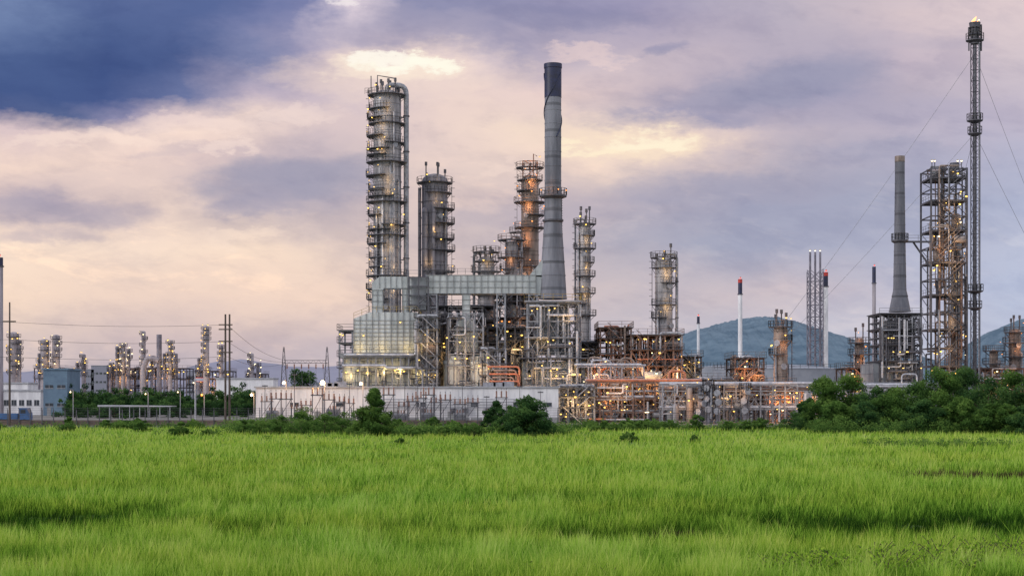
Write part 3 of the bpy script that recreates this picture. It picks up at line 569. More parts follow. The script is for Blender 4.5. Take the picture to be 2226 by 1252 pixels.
def bldg(px0,px1,D,dep,yt,label,wm,rows,cols,name='office_building',rm='roof_metal',wh=1.1,z0=1.4):
    t=T(name,(px0+px1)/2,D,label,'building'); x0,x1=t.x(px0),t.x(px1); zt=t.z(yt)
    mb=MB(); mb.box(x0,x1,0,dep,0,zt,wm); t.part('wall',mb)
    mb=MB(); mb.box(x0-.3,x1+.3,-.3,dep+.3,zt+.003,zt+.45,rm); t.part('roof',mb)
    for j in range(rows):
        for i in range(cols):
            x=x0+(x1-x0)*(i+.5)/cols; w=(x1-x0)/cols*.33; z=z0+j*(zt-z0)/rows; mb=MB(); mb.box(x-w,x+w,-.06,.01,z,z+wh,'window_glass'); mb.box(x-w-.1,x+w+.1,-.12,.005,z-.12,z,'roof_metal'); mb.box(x-.04,x+.04,-.09,0,z,z+wh,'roof_metal'); t.part('window',mb)
    mb=MB(); mb.box(x0+1,x0+2,-.08,.01,0,2.2,'grey_wall'); t.part('door',mb)
bldg(-60,88,420,14,850,'long low white office with dark windows','white_wall',1,9,z0=2.6,wh=1.5)
bldg(-60,60,455,10,834,'white workshop with a plain wall behind the office','white_wall',1,5,z0=5.6,wh=.9,name='workshop')
bldg(94,146,400,12,804,'small blue grey control building with few windows','blue_wall',2,2,wh=.8,z0=2.5,rm='blue_wall')
bldg(470,594,480,10,824,'white warehouse behind the trees','white_wall',1,6,name='warehouse')
t=T('carport',292,300,'long grey open shelter on thin posts','shelter'); x0,x1=t.x(212),t.x(372)
mb=MB(); mb.prism([(x0,t.z(884)),(x1,t.z(884)),(x1,t.z(882)),(x0,t.z(880))],0,5,'roof_metal'); t.part('roof',mb)
for i in range(8): mb=MB(); x=x0+.3+(x1-x0-.6)*i/7; mb.box(x-.07,x+.07,.2,.34,0,t.z(884),'steel_light'); t.part('post',mb)
for i,(px,w,yt) in enumerate([(215,34,795),(195,18,803),(420,30,806),(245,14,801)]):
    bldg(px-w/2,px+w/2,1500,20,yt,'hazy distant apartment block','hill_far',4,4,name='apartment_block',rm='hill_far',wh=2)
# ---- distant refinery
g='columns of the distant refinery'
for px,w,yt,sm,lat in [(30,22,728,'far_clad',0),(41,10,742,'far_clad',0),(97,18,742,'far_clad',0),(122,16,732,'far_clad',0),(86,7,770,'far_steel',0),(182,9,772,'far_steel',0),(168,7,790,'far_steel',0),(255,8,755,'far_steel',1),(268,9,748,'far_clad',1),(280,7,760,'far_steel',1),(240,6,790,'far_steel',0),(312,9,722,'far_clad',0),(330,6,775,'far_steel',0),(370,10,742,'far_clad',1),(383,7,770,'far_steel',0),(448,13,712,'far_clad',1),(432,6,780,'far_steel',0),(481,9,752,'far_clad',1),(547,9,770,'far_clad',1),(560,6,790,'far_steel',0),(357,6,770,'far_steel',0)]:
    ls=[]; y=yt+4
    while y<822: ls.append((y,R.choice('FFLR'))); y+=R.uniform(10,15)
    tq,_,_=column(px,640,w,yt,'hazy lit column of the distant refinery',ls,sm=sm,detail=False,npipes=0,pw=.9,group=g,key=R.choice(['lamp_warm','lamp_warm','lamp_white']),nl=2 if lat or R.random()<.4 else 1,rm='far_steel',ls=1.7)
    if px in (122,268,370,448): tq.light(0,-6,tq.z(800),900,WARM,1)
t=T('chimney_stack',346,640,'distant grey flue with curved duct','chimney',None); mb=MB(); mb.tube([(0,0,0),(0,0,t.z(727))],1.1,12,'far_steel'); t.part('stack_shell',mb); mb=MB(); mb.tube([(0,-1,t.z(785)),(t.x(322),-1,t.z(775)),(t.x(312),-1,t.z(800)),(t.x(312),-1,0)],1.2,10,'far_clad',bend=4); t.part('duct',mb)
for px0,px1,yt in ((235,300,800),(300,405,800),(425,500,806),(75,140,800),(535,572,812)):
    tq,x0,x1,zs=unit(px0,px1,645,14,[842,822,yt],'distant lit steel deck of pipes',st='far_steel',nx=5,npipe=18,nlamp=8,ms=('far_clad','far_steel'),vm=('far_clad',),w=.2,nves=3,name='process_structure',rm='far_steel',group='steel decks of the distant refinery',stairs=0,glow=900,gc=(1,.5,.18),nl=1)
    for c in tq.root.children:
        if c.name.startswith('lamp') and c.type=='MESH': c.scale=(1.7,1.7,1.7)
# ---- hills
def hill(name,pts,D,dep,m,label,amp):
    n=260; k=14; V=[];Fc=[]; xs=[p[0] for p in pts]; ys=[p[1] for p in pts]
    for j in range(k):
        f=j/(k-1); sh=math.sin(PI*f)**.8 if 0<f<1 else 0
        for i in range(n):
            px=xs[0]+(xs[-1]-xs[0])*i/(n-1); py=float(np.interp(px,xs,ys)); y=D-dep/2+dep*f
            hgt=Z(py,D); hgt=max(0,hgt)*sh*(1+.05*math.sin(px*.021+f*9)*math.sin(f*PI))+R.uniform(-amp,amp)*sh
            V.append((X(px,D),y,hgt-.5 if sh else -2))
    for j in range(k-1):
        for i in range(n-1): a=j*n+i; Fc.append((a,a+1,a+n+1,a+n))
    me=bpy.data.meshes.new(name); me.from_pydata(V,[],Fc); me.materials.append(M[m]); me.polygons.foreach_set('use_smooth',[True]*len(Fc)); o=bpy.data.objects.new(name,me); COL.objects.link(o); o['kind']='structure'; o['label']=label; return o
hill('hill',[(1300,800),(1440,745),(1480,722),(1510,710),(1560,702),(1620,697),(1680,698),(1740,714),(1800,726),(1860,741),(1920,757),(2000,790),(2060,800)],2400,900,'hill_forest','forested hill tinted with blue haze behind the refinery',1.6)
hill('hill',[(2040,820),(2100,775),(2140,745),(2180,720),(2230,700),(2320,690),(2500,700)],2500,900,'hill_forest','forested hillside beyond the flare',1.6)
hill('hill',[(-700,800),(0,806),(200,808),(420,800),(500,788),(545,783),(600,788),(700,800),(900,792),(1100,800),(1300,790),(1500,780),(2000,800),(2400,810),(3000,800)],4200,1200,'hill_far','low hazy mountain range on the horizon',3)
# ---- ground
def vn(x,y,s,seed):
    g=np.random.RandomState(seed).rand(256,256); x=x/s+1000;y=y/s+1000; xi=np.floor(x).astype(int);yi=np.floor(y).astype(int); fx=x-xi;fy=y-yi; fx=fx*fx*(3-2*fx);fy=fy*fy*(3-2*fy)
    a=g[xi%256,yi%256];b=g[(xi+1)%256,yi%256];c=g[xi%256,(yi+1)%256];d=g[(xi+1)%256,(yi+1)%256]
    return (a*(1-fx)+b*fx)*(1-fy)+(c*(1-fx)+d*fx)*fy
def dark(x,y):  # hollows: shaded bands painted into grass tone, with ground dipped and grass shortened
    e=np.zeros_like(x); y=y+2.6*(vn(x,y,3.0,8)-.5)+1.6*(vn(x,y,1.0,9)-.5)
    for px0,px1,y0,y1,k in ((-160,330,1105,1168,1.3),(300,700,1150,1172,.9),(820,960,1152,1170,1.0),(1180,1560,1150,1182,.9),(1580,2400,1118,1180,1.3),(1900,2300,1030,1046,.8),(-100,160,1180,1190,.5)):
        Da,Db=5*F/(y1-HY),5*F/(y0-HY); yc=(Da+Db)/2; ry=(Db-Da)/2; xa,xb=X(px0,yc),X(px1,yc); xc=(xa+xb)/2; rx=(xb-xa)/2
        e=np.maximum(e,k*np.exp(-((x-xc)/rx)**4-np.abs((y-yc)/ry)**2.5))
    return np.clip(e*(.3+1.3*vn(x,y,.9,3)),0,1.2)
def gh(x,y):
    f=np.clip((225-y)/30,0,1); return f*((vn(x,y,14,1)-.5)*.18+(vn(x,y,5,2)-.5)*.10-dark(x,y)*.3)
xs=np.concatenate([[-7000,-3000,-1500,-700,-350,-200],np.arange(-120,121,1.5),[200,350,700,1500,3000,7000]]); ys=np.concatenate([[-200,-50,0],np.arange(20,236,1.2),[260,320,450,700,1200,2500,5000,9000]])
gx,gy=np.meshgrid(xs,ys); gz=gh(gx.ravel(),gy.ravel()).reshape(gx.shape); V=np.stack([gx,gy,gz],-1).reshape(-1,3); nx=len(xs)
ii=np.arange(len(ys)-1)[:,None]*nx+np.arange(nx-1)[None]; FQ=np.stack([ii,ii+1,ii+nx+1,ii+nx],-1).reshape(-1,4)
def npmesh(name,V,Fc,tone,m):
    me=bpy.data.meshes.new(name); V=np.ascontiguousarray(V,dtype=np.float32); Fc=np.ascontiguousarray(Fc,dtype=np.int32); k=Fc.shape[1]
    me.vertices.add(len(V)); me.vertices.foreach_set('co',V.ravel()); me.loops.add(Fc.size); me.loops.foreach_set('vertex_index',Fc.ravel())
    me.polygons.add(len(Fc)); me.polygons.foreach_set('loop_start',np.arange(len(Fc),dtype=np.int32)*k); me.update(calc_edges=True)
    if tone is not None:
        a=me.attributes.new('tone','FLOAT','POINT'); a.data.foreach_set('value',np.ascontiguousarray(tone,dtype=np.float32))
    me.materials.append(M[m]); return me
mat('ground_soil',(.09,.17,.03),(.045,.085,.018),.35,.95,lo=.35,hi=.65)
me=npmesh('ground',V,FQ,None,'ground_soil'); o=bpy.data.objects.new('ground',me); COL.objects.link(o); settle(o,'flat green meadow soil reaching the horizon',kind='structure')
def sheet(name,x0,x1,y0,y1,z,m,label):
    mb=MB(); mb.add([(x0,y0,z),(x1,y0,z),(x1,y1,z),(x0,y1,z)],[(0,1,2,3)],m); o=bpy.data.objects.new(name,mesh_of(name,mb)); COL.objects.link(o); settle(o,label,kind='structure')
sheet('yard',-400,400,270,900,.03,'gravel','gravel yard under the refinery'); sheet('road',-400,400,255,262,.034,'road_asphalt','narrow perimeter road along the fence')
# ---- grass
def clump(x,y): return .45*vn(x,y,1.0,31)+.3*vn(x,y,.42,32)+.25*vn(x,y,.2,33)
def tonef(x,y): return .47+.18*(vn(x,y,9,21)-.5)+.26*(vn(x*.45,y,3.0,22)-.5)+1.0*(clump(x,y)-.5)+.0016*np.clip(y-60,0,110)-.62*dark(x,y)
def near(px,py,rx,ry,k=1.2):
    D0=5*F/(py-HY); return lambda x,D,rs:(((x-X(px,D0))/rx)**2+((D-D0)/ry)**2)<rs.rand(len(x))*k
holes=[near(1450,1172,1.3,1.5),near(2160,1038,6,1.8)]
def grass(N,py0,py1,hs,name,label,wk=1.0,filt=None,m='grass_blades',seed=1,lean=.7,hole=False,ca=1.5):
    rs=np.random.RandomState(seed); py=rs.uniform(py0,py1,N); D=5*F/(py-HY)*(1+rs.uniform(-.03,.03,N)); x=rs.uniform(-.385,.385,N)*D
    if filt is not None: k=filt(x,D,rs); D=D[k];x=x[k]
    if hole:
        k=~(holes[0](x,D,rs)|holes[1](x,D,rs)); D=D[k];x=x[k]
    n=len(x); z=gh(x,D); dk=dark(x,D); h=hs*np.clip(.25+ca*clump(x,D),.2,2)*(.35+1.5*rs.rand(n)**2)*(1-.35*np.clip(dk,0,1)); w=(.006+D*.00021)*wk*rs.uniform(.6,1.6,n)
    a=rs.uniform(0,2*PI,n); dx,dy=np.cos(a)*w,np.sin(a)*w; l=rs.uniform(.0,lean,n)*h; b=rs.uniform(0,2*PI,n); tx,ty=np.cos(b)*l+.08*h,np.sin(b)*l
    V=np.empty((n,3,3)); V[:,0]=np.stack([x-dx,D-dy,z-.03],-1); V[:,1]=np.stack([x+dx,D+dy,z-.03],-1); V[:,2]=np.stack([x+tx,D+ty,z+h],-1)
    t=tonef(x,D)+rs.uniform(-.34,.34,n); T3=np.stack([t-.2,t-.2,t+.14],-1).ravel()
    me=npmesh(name,V.reshape(-1,3),np.arange(n*3).reshape(-1,3),np.clip(T3,0,1),m); o=bpy.data.objects.new(name,me); COL.objects.link(o); settle(o,label,'grass',kind='stuff')
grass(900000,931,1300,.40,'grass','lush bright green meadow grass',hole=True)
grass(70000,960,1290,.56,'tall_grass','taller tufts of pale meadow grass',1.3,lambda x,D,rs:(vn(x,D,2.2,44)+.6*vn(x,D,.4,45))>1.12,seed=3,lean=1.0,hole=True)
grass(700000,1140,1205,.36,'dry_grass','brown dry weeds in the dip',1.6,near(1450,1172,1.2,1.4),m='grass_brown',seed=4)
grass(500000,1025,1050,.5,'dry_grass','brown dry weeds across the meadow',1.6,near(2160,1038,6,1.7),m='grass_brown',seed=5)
# ---- foliage
def crown(cl,n,size,seed,m,flat=.75):
    rs=np.random.RandomState(seed); C=np.array(cl); wts=C[:,3]**2; wts/=wts.sum(); k=rs.choice(len(C),n,p=wts); c=C[k]
    d=rs.normal(size=(n,3)); d/=np.linalg.norm(d,axis=1)[:,None]; rad=c[:,3:4]*(1.08-.5*rs.rand(n,1)**1.5)*(1+.2*np.sin(d[:,0:1]*7+d[:,2:3]*9+c[:,0:1]))
    p=c[:,:3]+d*rad*np.array([1,1,flat]); p[:,2]=np.where(p[:,2]<.05,.05+rs.rand(n)*.5*c[:,3],p[:,2])
    nn=d*.8+rs.normal(size=(n,3))*.7; nn/=np.linalg.norm(nn,axis=1)[:,None]; t=np.cross(nn,rs.normal(size=(n,3))); t/=np.linalg.norm(t,axis=1)[:,None]; b=np.cross(nn,t); s=size*rs.uniform(.5,1.4,(n,1))
    V=np.stack([p-t*s,p-b*s*.5,p+t*s,p+b*s*.5],1).reshape(-1,3)
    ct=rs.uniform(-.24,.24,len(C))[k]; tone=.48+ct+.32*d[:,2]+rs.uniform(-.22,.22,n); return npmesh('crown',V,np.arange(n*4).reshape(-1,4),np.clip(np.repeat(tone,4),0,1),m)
def tree(name,x,y,h,w,label,seed,m='dark_leaves',nc=16,nl=6000,ls=.2,low=.25,cat='tree',group=None,z=0,cone=0):
    rr=random.Random(seed); rt=bpy.data.objects.new(name,None); rt.location=(x,y,z); COL.objects.link(rt); settle(rt,label,cat,group); cl=[]; gr=low<.2
    for i in range(nc):
        a=rr.uniform(0,2*PI); f=rr.random()**.5; zz=low+(1-low)*rr.random()**(1.2 if gr else 1)
        env=math.sqrt(max(.06,1-zz**2.4)) if gr else math.sqrt(max(.08,1-((zz-.42)/.62)**2))
        if cone: env=(1-zz)**.6*(.8+.2*min(1,zz*4))+.08
        cr=min(h,w*.8)*rr.uniform(.09,.20)*(1 if not cone else 1.1-.5*zz)
        q=max(.0,w/2*env*f*1.05-cr*.4); cl.append((math.cos(a)*q,math.sin(a)*q,max(cr*.45,zz*h-cr*.6),cr))
    cl.append((0,0,h*.42,w*.24))
    mb=MB(); tr=h*.03; mb.tube([(0,0,-.1),(h*.01,0,h*.2),(-h*.01,.1,h*.45),(0,0,h*.75)],tr,8,'bark',r1=tr*.3)
    for c in cl[:8]: mb.tube([(0,0,h*rr.uniform(.12,.4)),(c[0]*.5,c[1]*.5,c[2]*.7+.1),(c[0],c[1],c[2])],tr*.45,6,'bark',r1=tr*.12)
    o=bpy.data.objects.new('trunk',mesh_of('trunk',mb)); o.parent=rt; COL.objects.link(o)
    o=bpy.data.objects.new('crown',crown(cl,nl,ls,seed,m)); o.parent=rt; COL.objects.link(o); return rt
def ptree(px,yb,w,yt,label,seed,**k):
    D=5*F/(yb-HY); x=X(px,D); z=float(gh(np.array([x]),np.array([D]))[0]); h=(yb-yt)*D/F; return tree(k.pop('name','tree'),x,D,h,w*D/F,label,seed,z=z,**k)
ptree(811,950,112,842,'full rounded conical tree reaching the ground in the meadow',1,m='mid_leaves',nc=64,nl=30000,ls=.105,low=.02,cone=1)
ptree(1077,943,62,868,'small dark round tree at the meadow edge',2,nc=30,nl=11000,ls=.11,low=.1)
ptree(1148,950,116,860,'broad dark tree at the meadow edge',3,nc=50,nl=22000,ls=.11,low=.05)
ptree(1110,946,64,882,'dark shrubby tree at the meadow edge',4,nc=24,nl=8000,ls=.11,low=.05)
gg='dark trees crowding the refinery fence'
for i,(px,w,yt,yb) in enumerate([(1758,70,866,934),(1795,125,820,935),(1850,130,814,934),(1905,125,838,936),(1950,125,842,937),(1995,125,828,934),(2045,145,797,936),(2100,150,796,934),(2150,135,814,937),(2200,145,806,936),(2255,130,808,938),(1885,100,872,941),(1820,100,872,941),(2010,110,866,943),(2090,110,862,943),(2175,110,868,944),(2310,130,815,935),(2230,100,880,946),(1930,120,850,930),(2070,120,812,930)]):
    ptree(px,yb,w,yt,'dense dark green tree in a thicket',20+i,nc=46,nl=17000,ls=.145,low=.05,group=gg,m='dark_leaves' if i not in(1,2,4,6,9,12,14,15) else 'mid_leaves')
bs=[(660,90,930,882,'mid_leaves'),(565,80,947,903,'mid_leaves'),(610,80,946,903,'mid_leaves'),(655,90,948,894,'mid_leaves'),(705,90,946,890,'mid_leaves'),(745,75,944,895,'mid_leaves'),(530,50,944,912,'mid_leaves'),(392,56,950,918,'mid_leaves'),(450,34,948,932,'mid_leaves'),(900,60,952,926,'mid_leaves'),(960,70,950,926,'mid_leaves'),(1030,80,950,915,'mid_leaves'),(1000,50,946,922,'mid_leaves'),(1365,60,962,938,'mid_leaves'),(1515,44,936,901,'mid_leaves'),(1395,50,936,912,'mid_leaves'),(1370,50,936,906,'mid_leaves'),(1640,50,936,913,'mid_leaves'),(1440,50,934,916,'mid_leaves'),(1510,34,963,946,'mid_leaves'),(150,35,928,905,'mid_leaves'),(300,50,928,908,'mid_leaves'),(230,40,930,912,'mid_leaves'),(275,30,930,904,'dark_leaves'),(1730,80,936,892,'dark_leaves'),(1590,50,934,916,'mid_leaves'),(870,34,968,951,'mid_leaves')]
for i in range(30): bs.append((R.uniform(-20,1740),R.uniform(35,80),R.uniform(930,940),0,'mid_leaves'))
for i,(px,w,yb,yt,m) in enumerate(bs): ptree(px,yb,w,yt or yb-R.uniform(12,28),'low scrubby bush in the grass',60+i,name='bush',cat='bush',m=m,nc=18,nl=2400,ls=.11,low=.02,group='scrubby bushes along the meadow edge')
def scrub(name,label,runs,n,size,m,seed):
    rs=np.random.RandomState(seed); cl=[]
    for px0,px1,yb,h,dn in runs:
        D=5*F/(yb-HY)
        for i in range(int((px1-px0)*dn)):
            px=rs.uniform(px0,px1); d=D*rs.uniform(.97,1.03); hh=h*rs.uniform(.4,1.3); cl.append((X(px,d),d,hh*.3,hh*.75))
    o=bpy.data.objects.new(name,crown(cl,n,size,seed,m,.9)); COL.objects.link(o); settle(o,label,'scrub',kind='stuff')
scrub('scrub','low tangled scrub along the meadow edge',[(-60,520,930,1.0,.16),(500,780,942,1.9,.3),(860,1240,944,1.4,.3),(1190,1760,934,1.3,.25),(1000,1300,962,.5,.12),(1880,2260,970,.7,.35),(1750,2270,942,1.8,.3),(340,480,948,.9,.2),(560,900,955,.5,.1)],80000,.12,'mid_leaves',7)
gl='trees in front of the distant refinery'; base=[]
for i in range(5):
    base.append(tree('tree',X(160+i*70,380),380+R.uniform(0,20),6+R.random()*2,10,'dark leafy tree before the distant refinery',120+i,nc=20,nl=4000,ls=.24,low=.05,group=gl))
for i in range(50):
    b=R.choice(base); n=b.copy(); px=R.uniform(140,570) if i<42 else R.uniform(600,740); D=R.uniform(350,460); n.location=(X(px,D),D,0); k=R.uniform(.6,1.2); n.scale=(k,k,k); n.rotation_euler=(0,0,R.uniform(0,6)); COL.objects.link(n)
    for c in b.children: q=c.copy(); q.parent=n; COL.objects.link(q)
for px in (640,668,652): tree('tree',X(px,330),330,R.uniform(10.5,12),8,'bare topped tree behind the substation gantry',180+px,nc=16,nl=2600,ls=.2,low=.35)
def weed(px,D,h,seed,nlf=1500):
    x=X(px,D); z=float(gh(np.array([x]),np.array([D]))[0]); rr=random.Random(seed); rt=bpy.data.objects.new('shrub',None); rt.location=(x,D,z); COL.objects.link(rt); settle(rt,'yellow green leafy shrub in the grass','shrub','leafy shrubs in the near grass')
    mb=MB(); cl=[]
    for i in range(15):
        a=rr.uniform(0,6.28); l=rr.uniform(.2,1.0)*h; tip=(math.cos(a)*l,math.sin(a)*l,h*rr.uniform(.4,1.2)); mb.tube([(0,0,0),(tip[0]*.4,tip[1]*.4,tip[2]*.6),tip],.010,4,'bark'); cl.append((*tip,h*.09)); cl.append((tip[0]*.8,tip[1]*.8,tip[2]*.8,h*.12)); cl.append((tip[0]*.55,tip[1]*.55,tip[2]*.55,h*.14))
    o=bpy.data.objects.new('stem',mesh_of('stem',mb)); o.parent=rt; COL.objects.link(o)
    o=bpy.data.objects.new('leaves',crown(cl,nlf,.036,seed,'bright_leaves',1.0)); o.parent=rt; COL.objects.link(o)
for i in range(90):
    px=R.uniform(1640,2260); f=(px-1640)/620; weed(px,R.uniform(40.5,43+4*f),R.uniform(.4,.62+.25*f),300+i,600)
for i,px in enumerate((1300,1325,90,1180)): weed(px,R.uniform(40.8,41.8),.5,400+i,350)
# ---- fence
t=T('fence',1113,268,'long wire fence with thin posts and low brick base','fence')
for i in range(92):
    if i==0: mb=MB(); mb.box(-.07,.07,-.07,.07,0,2.7,'steel'); mb.tube([(0,0,2.7),(0,-.35,3.1)],.05,4,'steel'); p0=t.part('post',mb,loc=(-92,0,0))
    else: q=p0.copy(); q.location=(-92+i*2.0,0,0); COL.objects.link(q)
mb=MB()
for z in (.6,1.0,1.4,1.8,2.2,2.6,2.95): mb.box(-92,91,-.02,.02,z-.02,z+.02,'steel')
t.part('wire',mb)
mb=MB(); mb.box(-92,X(1200,268),.1,.3,0,.9,'brick_fence'); t.part('brick_base',mb)
# ---- substation
t0=T('switchgear_stand',580,276,'thin steel stand with insulators in the substation','electrical equipment','switchgear stands in the substation')
def sw(t,k):
    mb=MB(); h=4.2
    for a in (-.9,.9): mb.tube([(a,0,0),(a,0,h)],.08,4,'steel')
    mb.box(-1.2,1.2,-.08,.08,h-.15,h,'steel'); mb.tube([(-.9,0,1.5),(.9,0,h)],.05,4,'steel'); t.part('stand',mb)
    for a in (-.9,0,.9):
        m2=MB(); m2.lathe(a,0,[(q,h+i*.14) for i in range(8) for q in (.09,.18)],8,'insulator'); m2.tube([(a,0,h+1.1),(a,0,h+1.4)],.05,4,'steel'); t.part('insulator',m2)
sw(t0,0)
pos=[600,622,645,665,690,715,738,758,845,878,897,915,932,948,968,1000,1028,1090]
for i,px in enumerate(pos):
    n=t0.root.copy(); D=272+R.uniform(0,10); n.location=(X(px,D),D,0); COL.objects.link(n); k=R.uniform(.6,1.3); n.scale=(1,1,k)
    for c in t0.root.children: q=c.copy(); q.parent=n; COL.objects.link(q)
for px in (617,711):
    t=T('lattice_gantry',px,292,'slim lattice gantry mast of the substation','electrical tower','lattice masts of the substation'); h=t.z(754); mb=MB(); tp=.08
    for a,b in ((-1.0,-.7),(1.0,-.7),(1.0,.7),(-1.0,.7)): mb.tube([(a,b,0),(a*tp,b*tp,h)],.05,4,'steel')
    z=0
    while z<h-1.4:
        f=1-(1-tp)*z/h; g2=1-(1-tp)*(z+1.3)/h
        mb.tube([(-1.0*f,-.7*f,z),(1.0*g2,-.7*g2,z+1.3)],.03,3,'steel'); mb.tube([(1.0*f,-.7*f,z),(-1.0*g2,-.7*g2,z+1.3)],.03,3,'steel'); z+=1.3
    t.part('mast',mb)
t=T('gantry_beam',664,292,'lattice crossbeam carried by the substation masts','electrical tower'); mb=MB(); za=t.z(783); zb=t.z(789); a0,a1=t.x(617),t.x(711)
for z in (za,zb): mb.tube([(a0,-.35,z),(a1,-.35,z)],.04,4,'steel'); mb.tube([(a0,.35,z),(a1,.35,z)],.04,4,'steel')
for i in range(16): u=a0+(a1-a0)*i/16; v=a0+(a1-a0)*(i+1)/16; mb.tube([(u,-.35,za if i%2 else zb),(v,-.35,zb if i%2 else za)],.03,3,'steel')
t.part('beam',mb)
for i in range(6): mb=MB(); u=a0+(a1-a0)*(i+.5)/6; mb.lathe(u,-.5,[(q,zb-.2-j*.15) for j in range(7) for q in (.08,.15)],8,'insulator'); mb.tube([(u,-.5,zb-1.2),(u+.5,-1,zb-7)],.025,3,'steel'); t.part('insulator',mb)
# ---- utility poles
t=T('utility_pole',21,262,'tall single wooden utility pole with crossarm','utility pole'); mb=MB(); mb.tube([(0,0,0),(0,0,t.z(657))],.2,10,'wood_pole',r1=.12); t.part('pole',mb); mb=MB(); mb.box(-1.1,1.1,-.25,-.1,t.z(700),t.z(700)+.2,'wood_pole'); t.part('crossarm',mb)
t2=T('utility_pole',495,262,'double wooden utility pole with crossarms','utility pole')
for px in (490,499): mb=MB(); mb.tube([(t2.x(px),0,0),(t2.x(px),0,t2.z(683))],.2,10,'wood_pole',r1=.15); t2.part('pole',mb)
for py in (706,716,742,766): mb=MB(); mb.box(t2.x(476),t2.x(506),-.3,-.18,t2.z(py)-.1,t2.z(py)+.1,'wood_pole'); t2.part('crossarm',mb)
for py,k,dy in ((706,0,0),(742,1,.3),(775,2,0)):
    mb=MB(); a=Vector((X(494,262),262+dy,Z(py,262))); b=Vector((X(21,262),262+dy,Z(700+38*k,262))); c=Vector((X(617,292),292,Z(783+k*4,292)))
    mb.tube([c.lerp(a,i/12)-Vector((0,0,1.0*math.sin(PI*i/12))) for i in range(12)]+[a.lerp(b,i/16)-Vector((0,0,.5*math.sin(PI*i/16))) for i in range(17)]+[b+Vector((-40,0,0))],.03,3,'steel')
    o=bpy.data.objects.new('power_line',mesh_of('power_line',mb)); COL.objects.link(o); settle(o,'thin sagging cable strung between wooden poles','power line','cables between the utility poles')
# ---- street lamps
def slamp(px,py,D,r,P,key='lamp_big',label='street lamp glowing orange on a grey post'):
    t=T('street_lamp',px+4,D,label,'street lamp'); x=t.x(px); z=t.z(py); mb=MB(); mb.tube([(0,0,0),(0,0,z+.4),(x,-.6,z+.5)],.08,6,'steel_light',bend=.7); t.part('post',mb)
    mb=MB(); mb.lathe(x,-.6,[(.01,z-r)]+[(r*math.cos(a),z+r*math.sin(a)) for a in [-PI/3+PI/6*i for i in range(5)]]+[(.01,z+r)],10,key); t.part('lamp_head',mb)
    t.light(x,-1.2,z-.6,P,(1,.5,.18),.4)
slamp(618,832,280,.24,220); slamp(702,832,279,.40,500); slamp(785,834,280,.24,220); slamp(548,858,280,.22,200); slamp(440,858,300,.20,120,'lamp_orange'); slamp(388,852,320,.14,40,'lamp_white'); slamp(422,832,330,.14,40,'lamp_white'); slamp(318,856,300,.14,40,'lamp_white'); slamp(155,852,300,.14,40,'lamp_white')
t=T('flag_pole',424,330,'white pole with small tricolour flag','flag'); mb=MB(); mb.tube([(0,0,0),(0,0,t.z(812))],.08,6,'far_white'); t.part('pole',mb); mb=MB(); z=t.z(820)
for i,m in enumerate(('red_paint','far_white','blue_paint','far_white','red_paint')): mb.box(.1,1.8,-.03,.03,z-.2*i-.2,z-.2*i,m)
t.part('flag_cloth',mb)
for px,yt,D in ((760,832,275),(880,808,278),(908,815,277),(945,800,280),(1005,826,275),(1058,860,272),(1175,850,275),(576,836,275),(640,812,284),(835,826,276),(1130,838,276)):
    t=T('light_mast',px,D,'thin steel mast rising over the white building','mast','thin masts by the white building'); mb=MB(); mb.tube([(0,0,0),(0,0,t.z(yt))],.09,6,'steel',r1=.05); t.part('pole',mb); mb=MB(); mb.box(-.5,.5,-.1,.1,t.z(yt)-.3,t.z(yt)-.1,'steel'); t.part('crossarm',mb)
# ---- truck
t=T('parked_truck',28,276,'blue flatbed truck parked behind the fence','truck'); mb=MB(); mb.prism([(1.4,.9),(3.2,.9),(3.2,2.0),(2.7,3.0),(1.4,3.0)],-1.1,1.1,'blue_paint'); t.part('cab',mb)
mb=MB(); mb.box(-3.4,1.2,-1.15,1.15,1.0,2.0,'blue_paint'); mb.box(-3.4,3.1,-.9,.9,.7,.95,'steel'); t.part('cargo_bed',mb)
mb=MB(); mb.add([(3.22,-.9,2.05),(3.22,.9,2.05),(2.75,.9,2.9),(2.75,-.9,2.9)],[(0,1,2,3)],'window_glass'); t.part('window',mb)
mb=MB(); mb.box(1.7,2.6,-1.13,-1.105,2.0,2.7,'window_glass'); t.part('window',mb)
for xx in (-2.4,-1.3,2.4):
    for yy in (-1.1,.8): mb=MB(); mb.tube([(xx,yy,.5),(xx,yy+.3,.5)],.5,16,'tyre'); mb.tube([(xx,yy-.02,.5),(xx,yy+.32,.5)],.22,10,'steel_light'); t.part('wheel',mb)
# ---- sky
w=bpy.data.worlds.new('World'); sc.world=w; w.use_nodes=True; nt=w.node_tree; N=nt.nodes; L=nt.links; N.clear()
def mth(op,a,b=None,c=None,clamp=False):
    n=N.new('ShaderNodeMath'); n.operation=op; n.use_clamp=clamp
    for i,v in enumerate((a,b,c)):
        if v is None: continue
        if isinstance(v,(int,float)): n.inputs[i].default_value=v
        else: L.new(v,n.inputs[i])
    return n.outputs[0]
def mix(f,a,b,mode='MIX'):
    n=N.new('ShaderNodeMix'); n.data_type='RGBA'; n.blend_type=mode
    for k,v in (('Factor',f),('A',a),('B',b)):
        if isinstance(v,(int,float)): n.inputs[k].default_value=v
        elif isinstance(v,tuple): n.inputs[k].default_value=(*v,1)
        else: L.new(v,n.inputs[k])
    return n.outputs['Result']
def mr(v,a,b,c=0.,d=1.,sm='SMOOTHSTEP'):
    n=N.new('ShaderNodeMapRange'); n.interpolation_type=sm; n.inputs[1].default_value=a; n.inputs[2].default_value=b; n.inputs[3].default_value=c; n.inputs[4].default_value=d; L.new(v,n.inputs[0]); return n.outputs[0]
tc=N.new('ShaderNodeTexCoord'); sp=N.new('ShaderNodeSeparateXYZ'); L.new(tc.outputs['Generated'],sp.inputs[0]); sx,sy,sz=sp.outputs
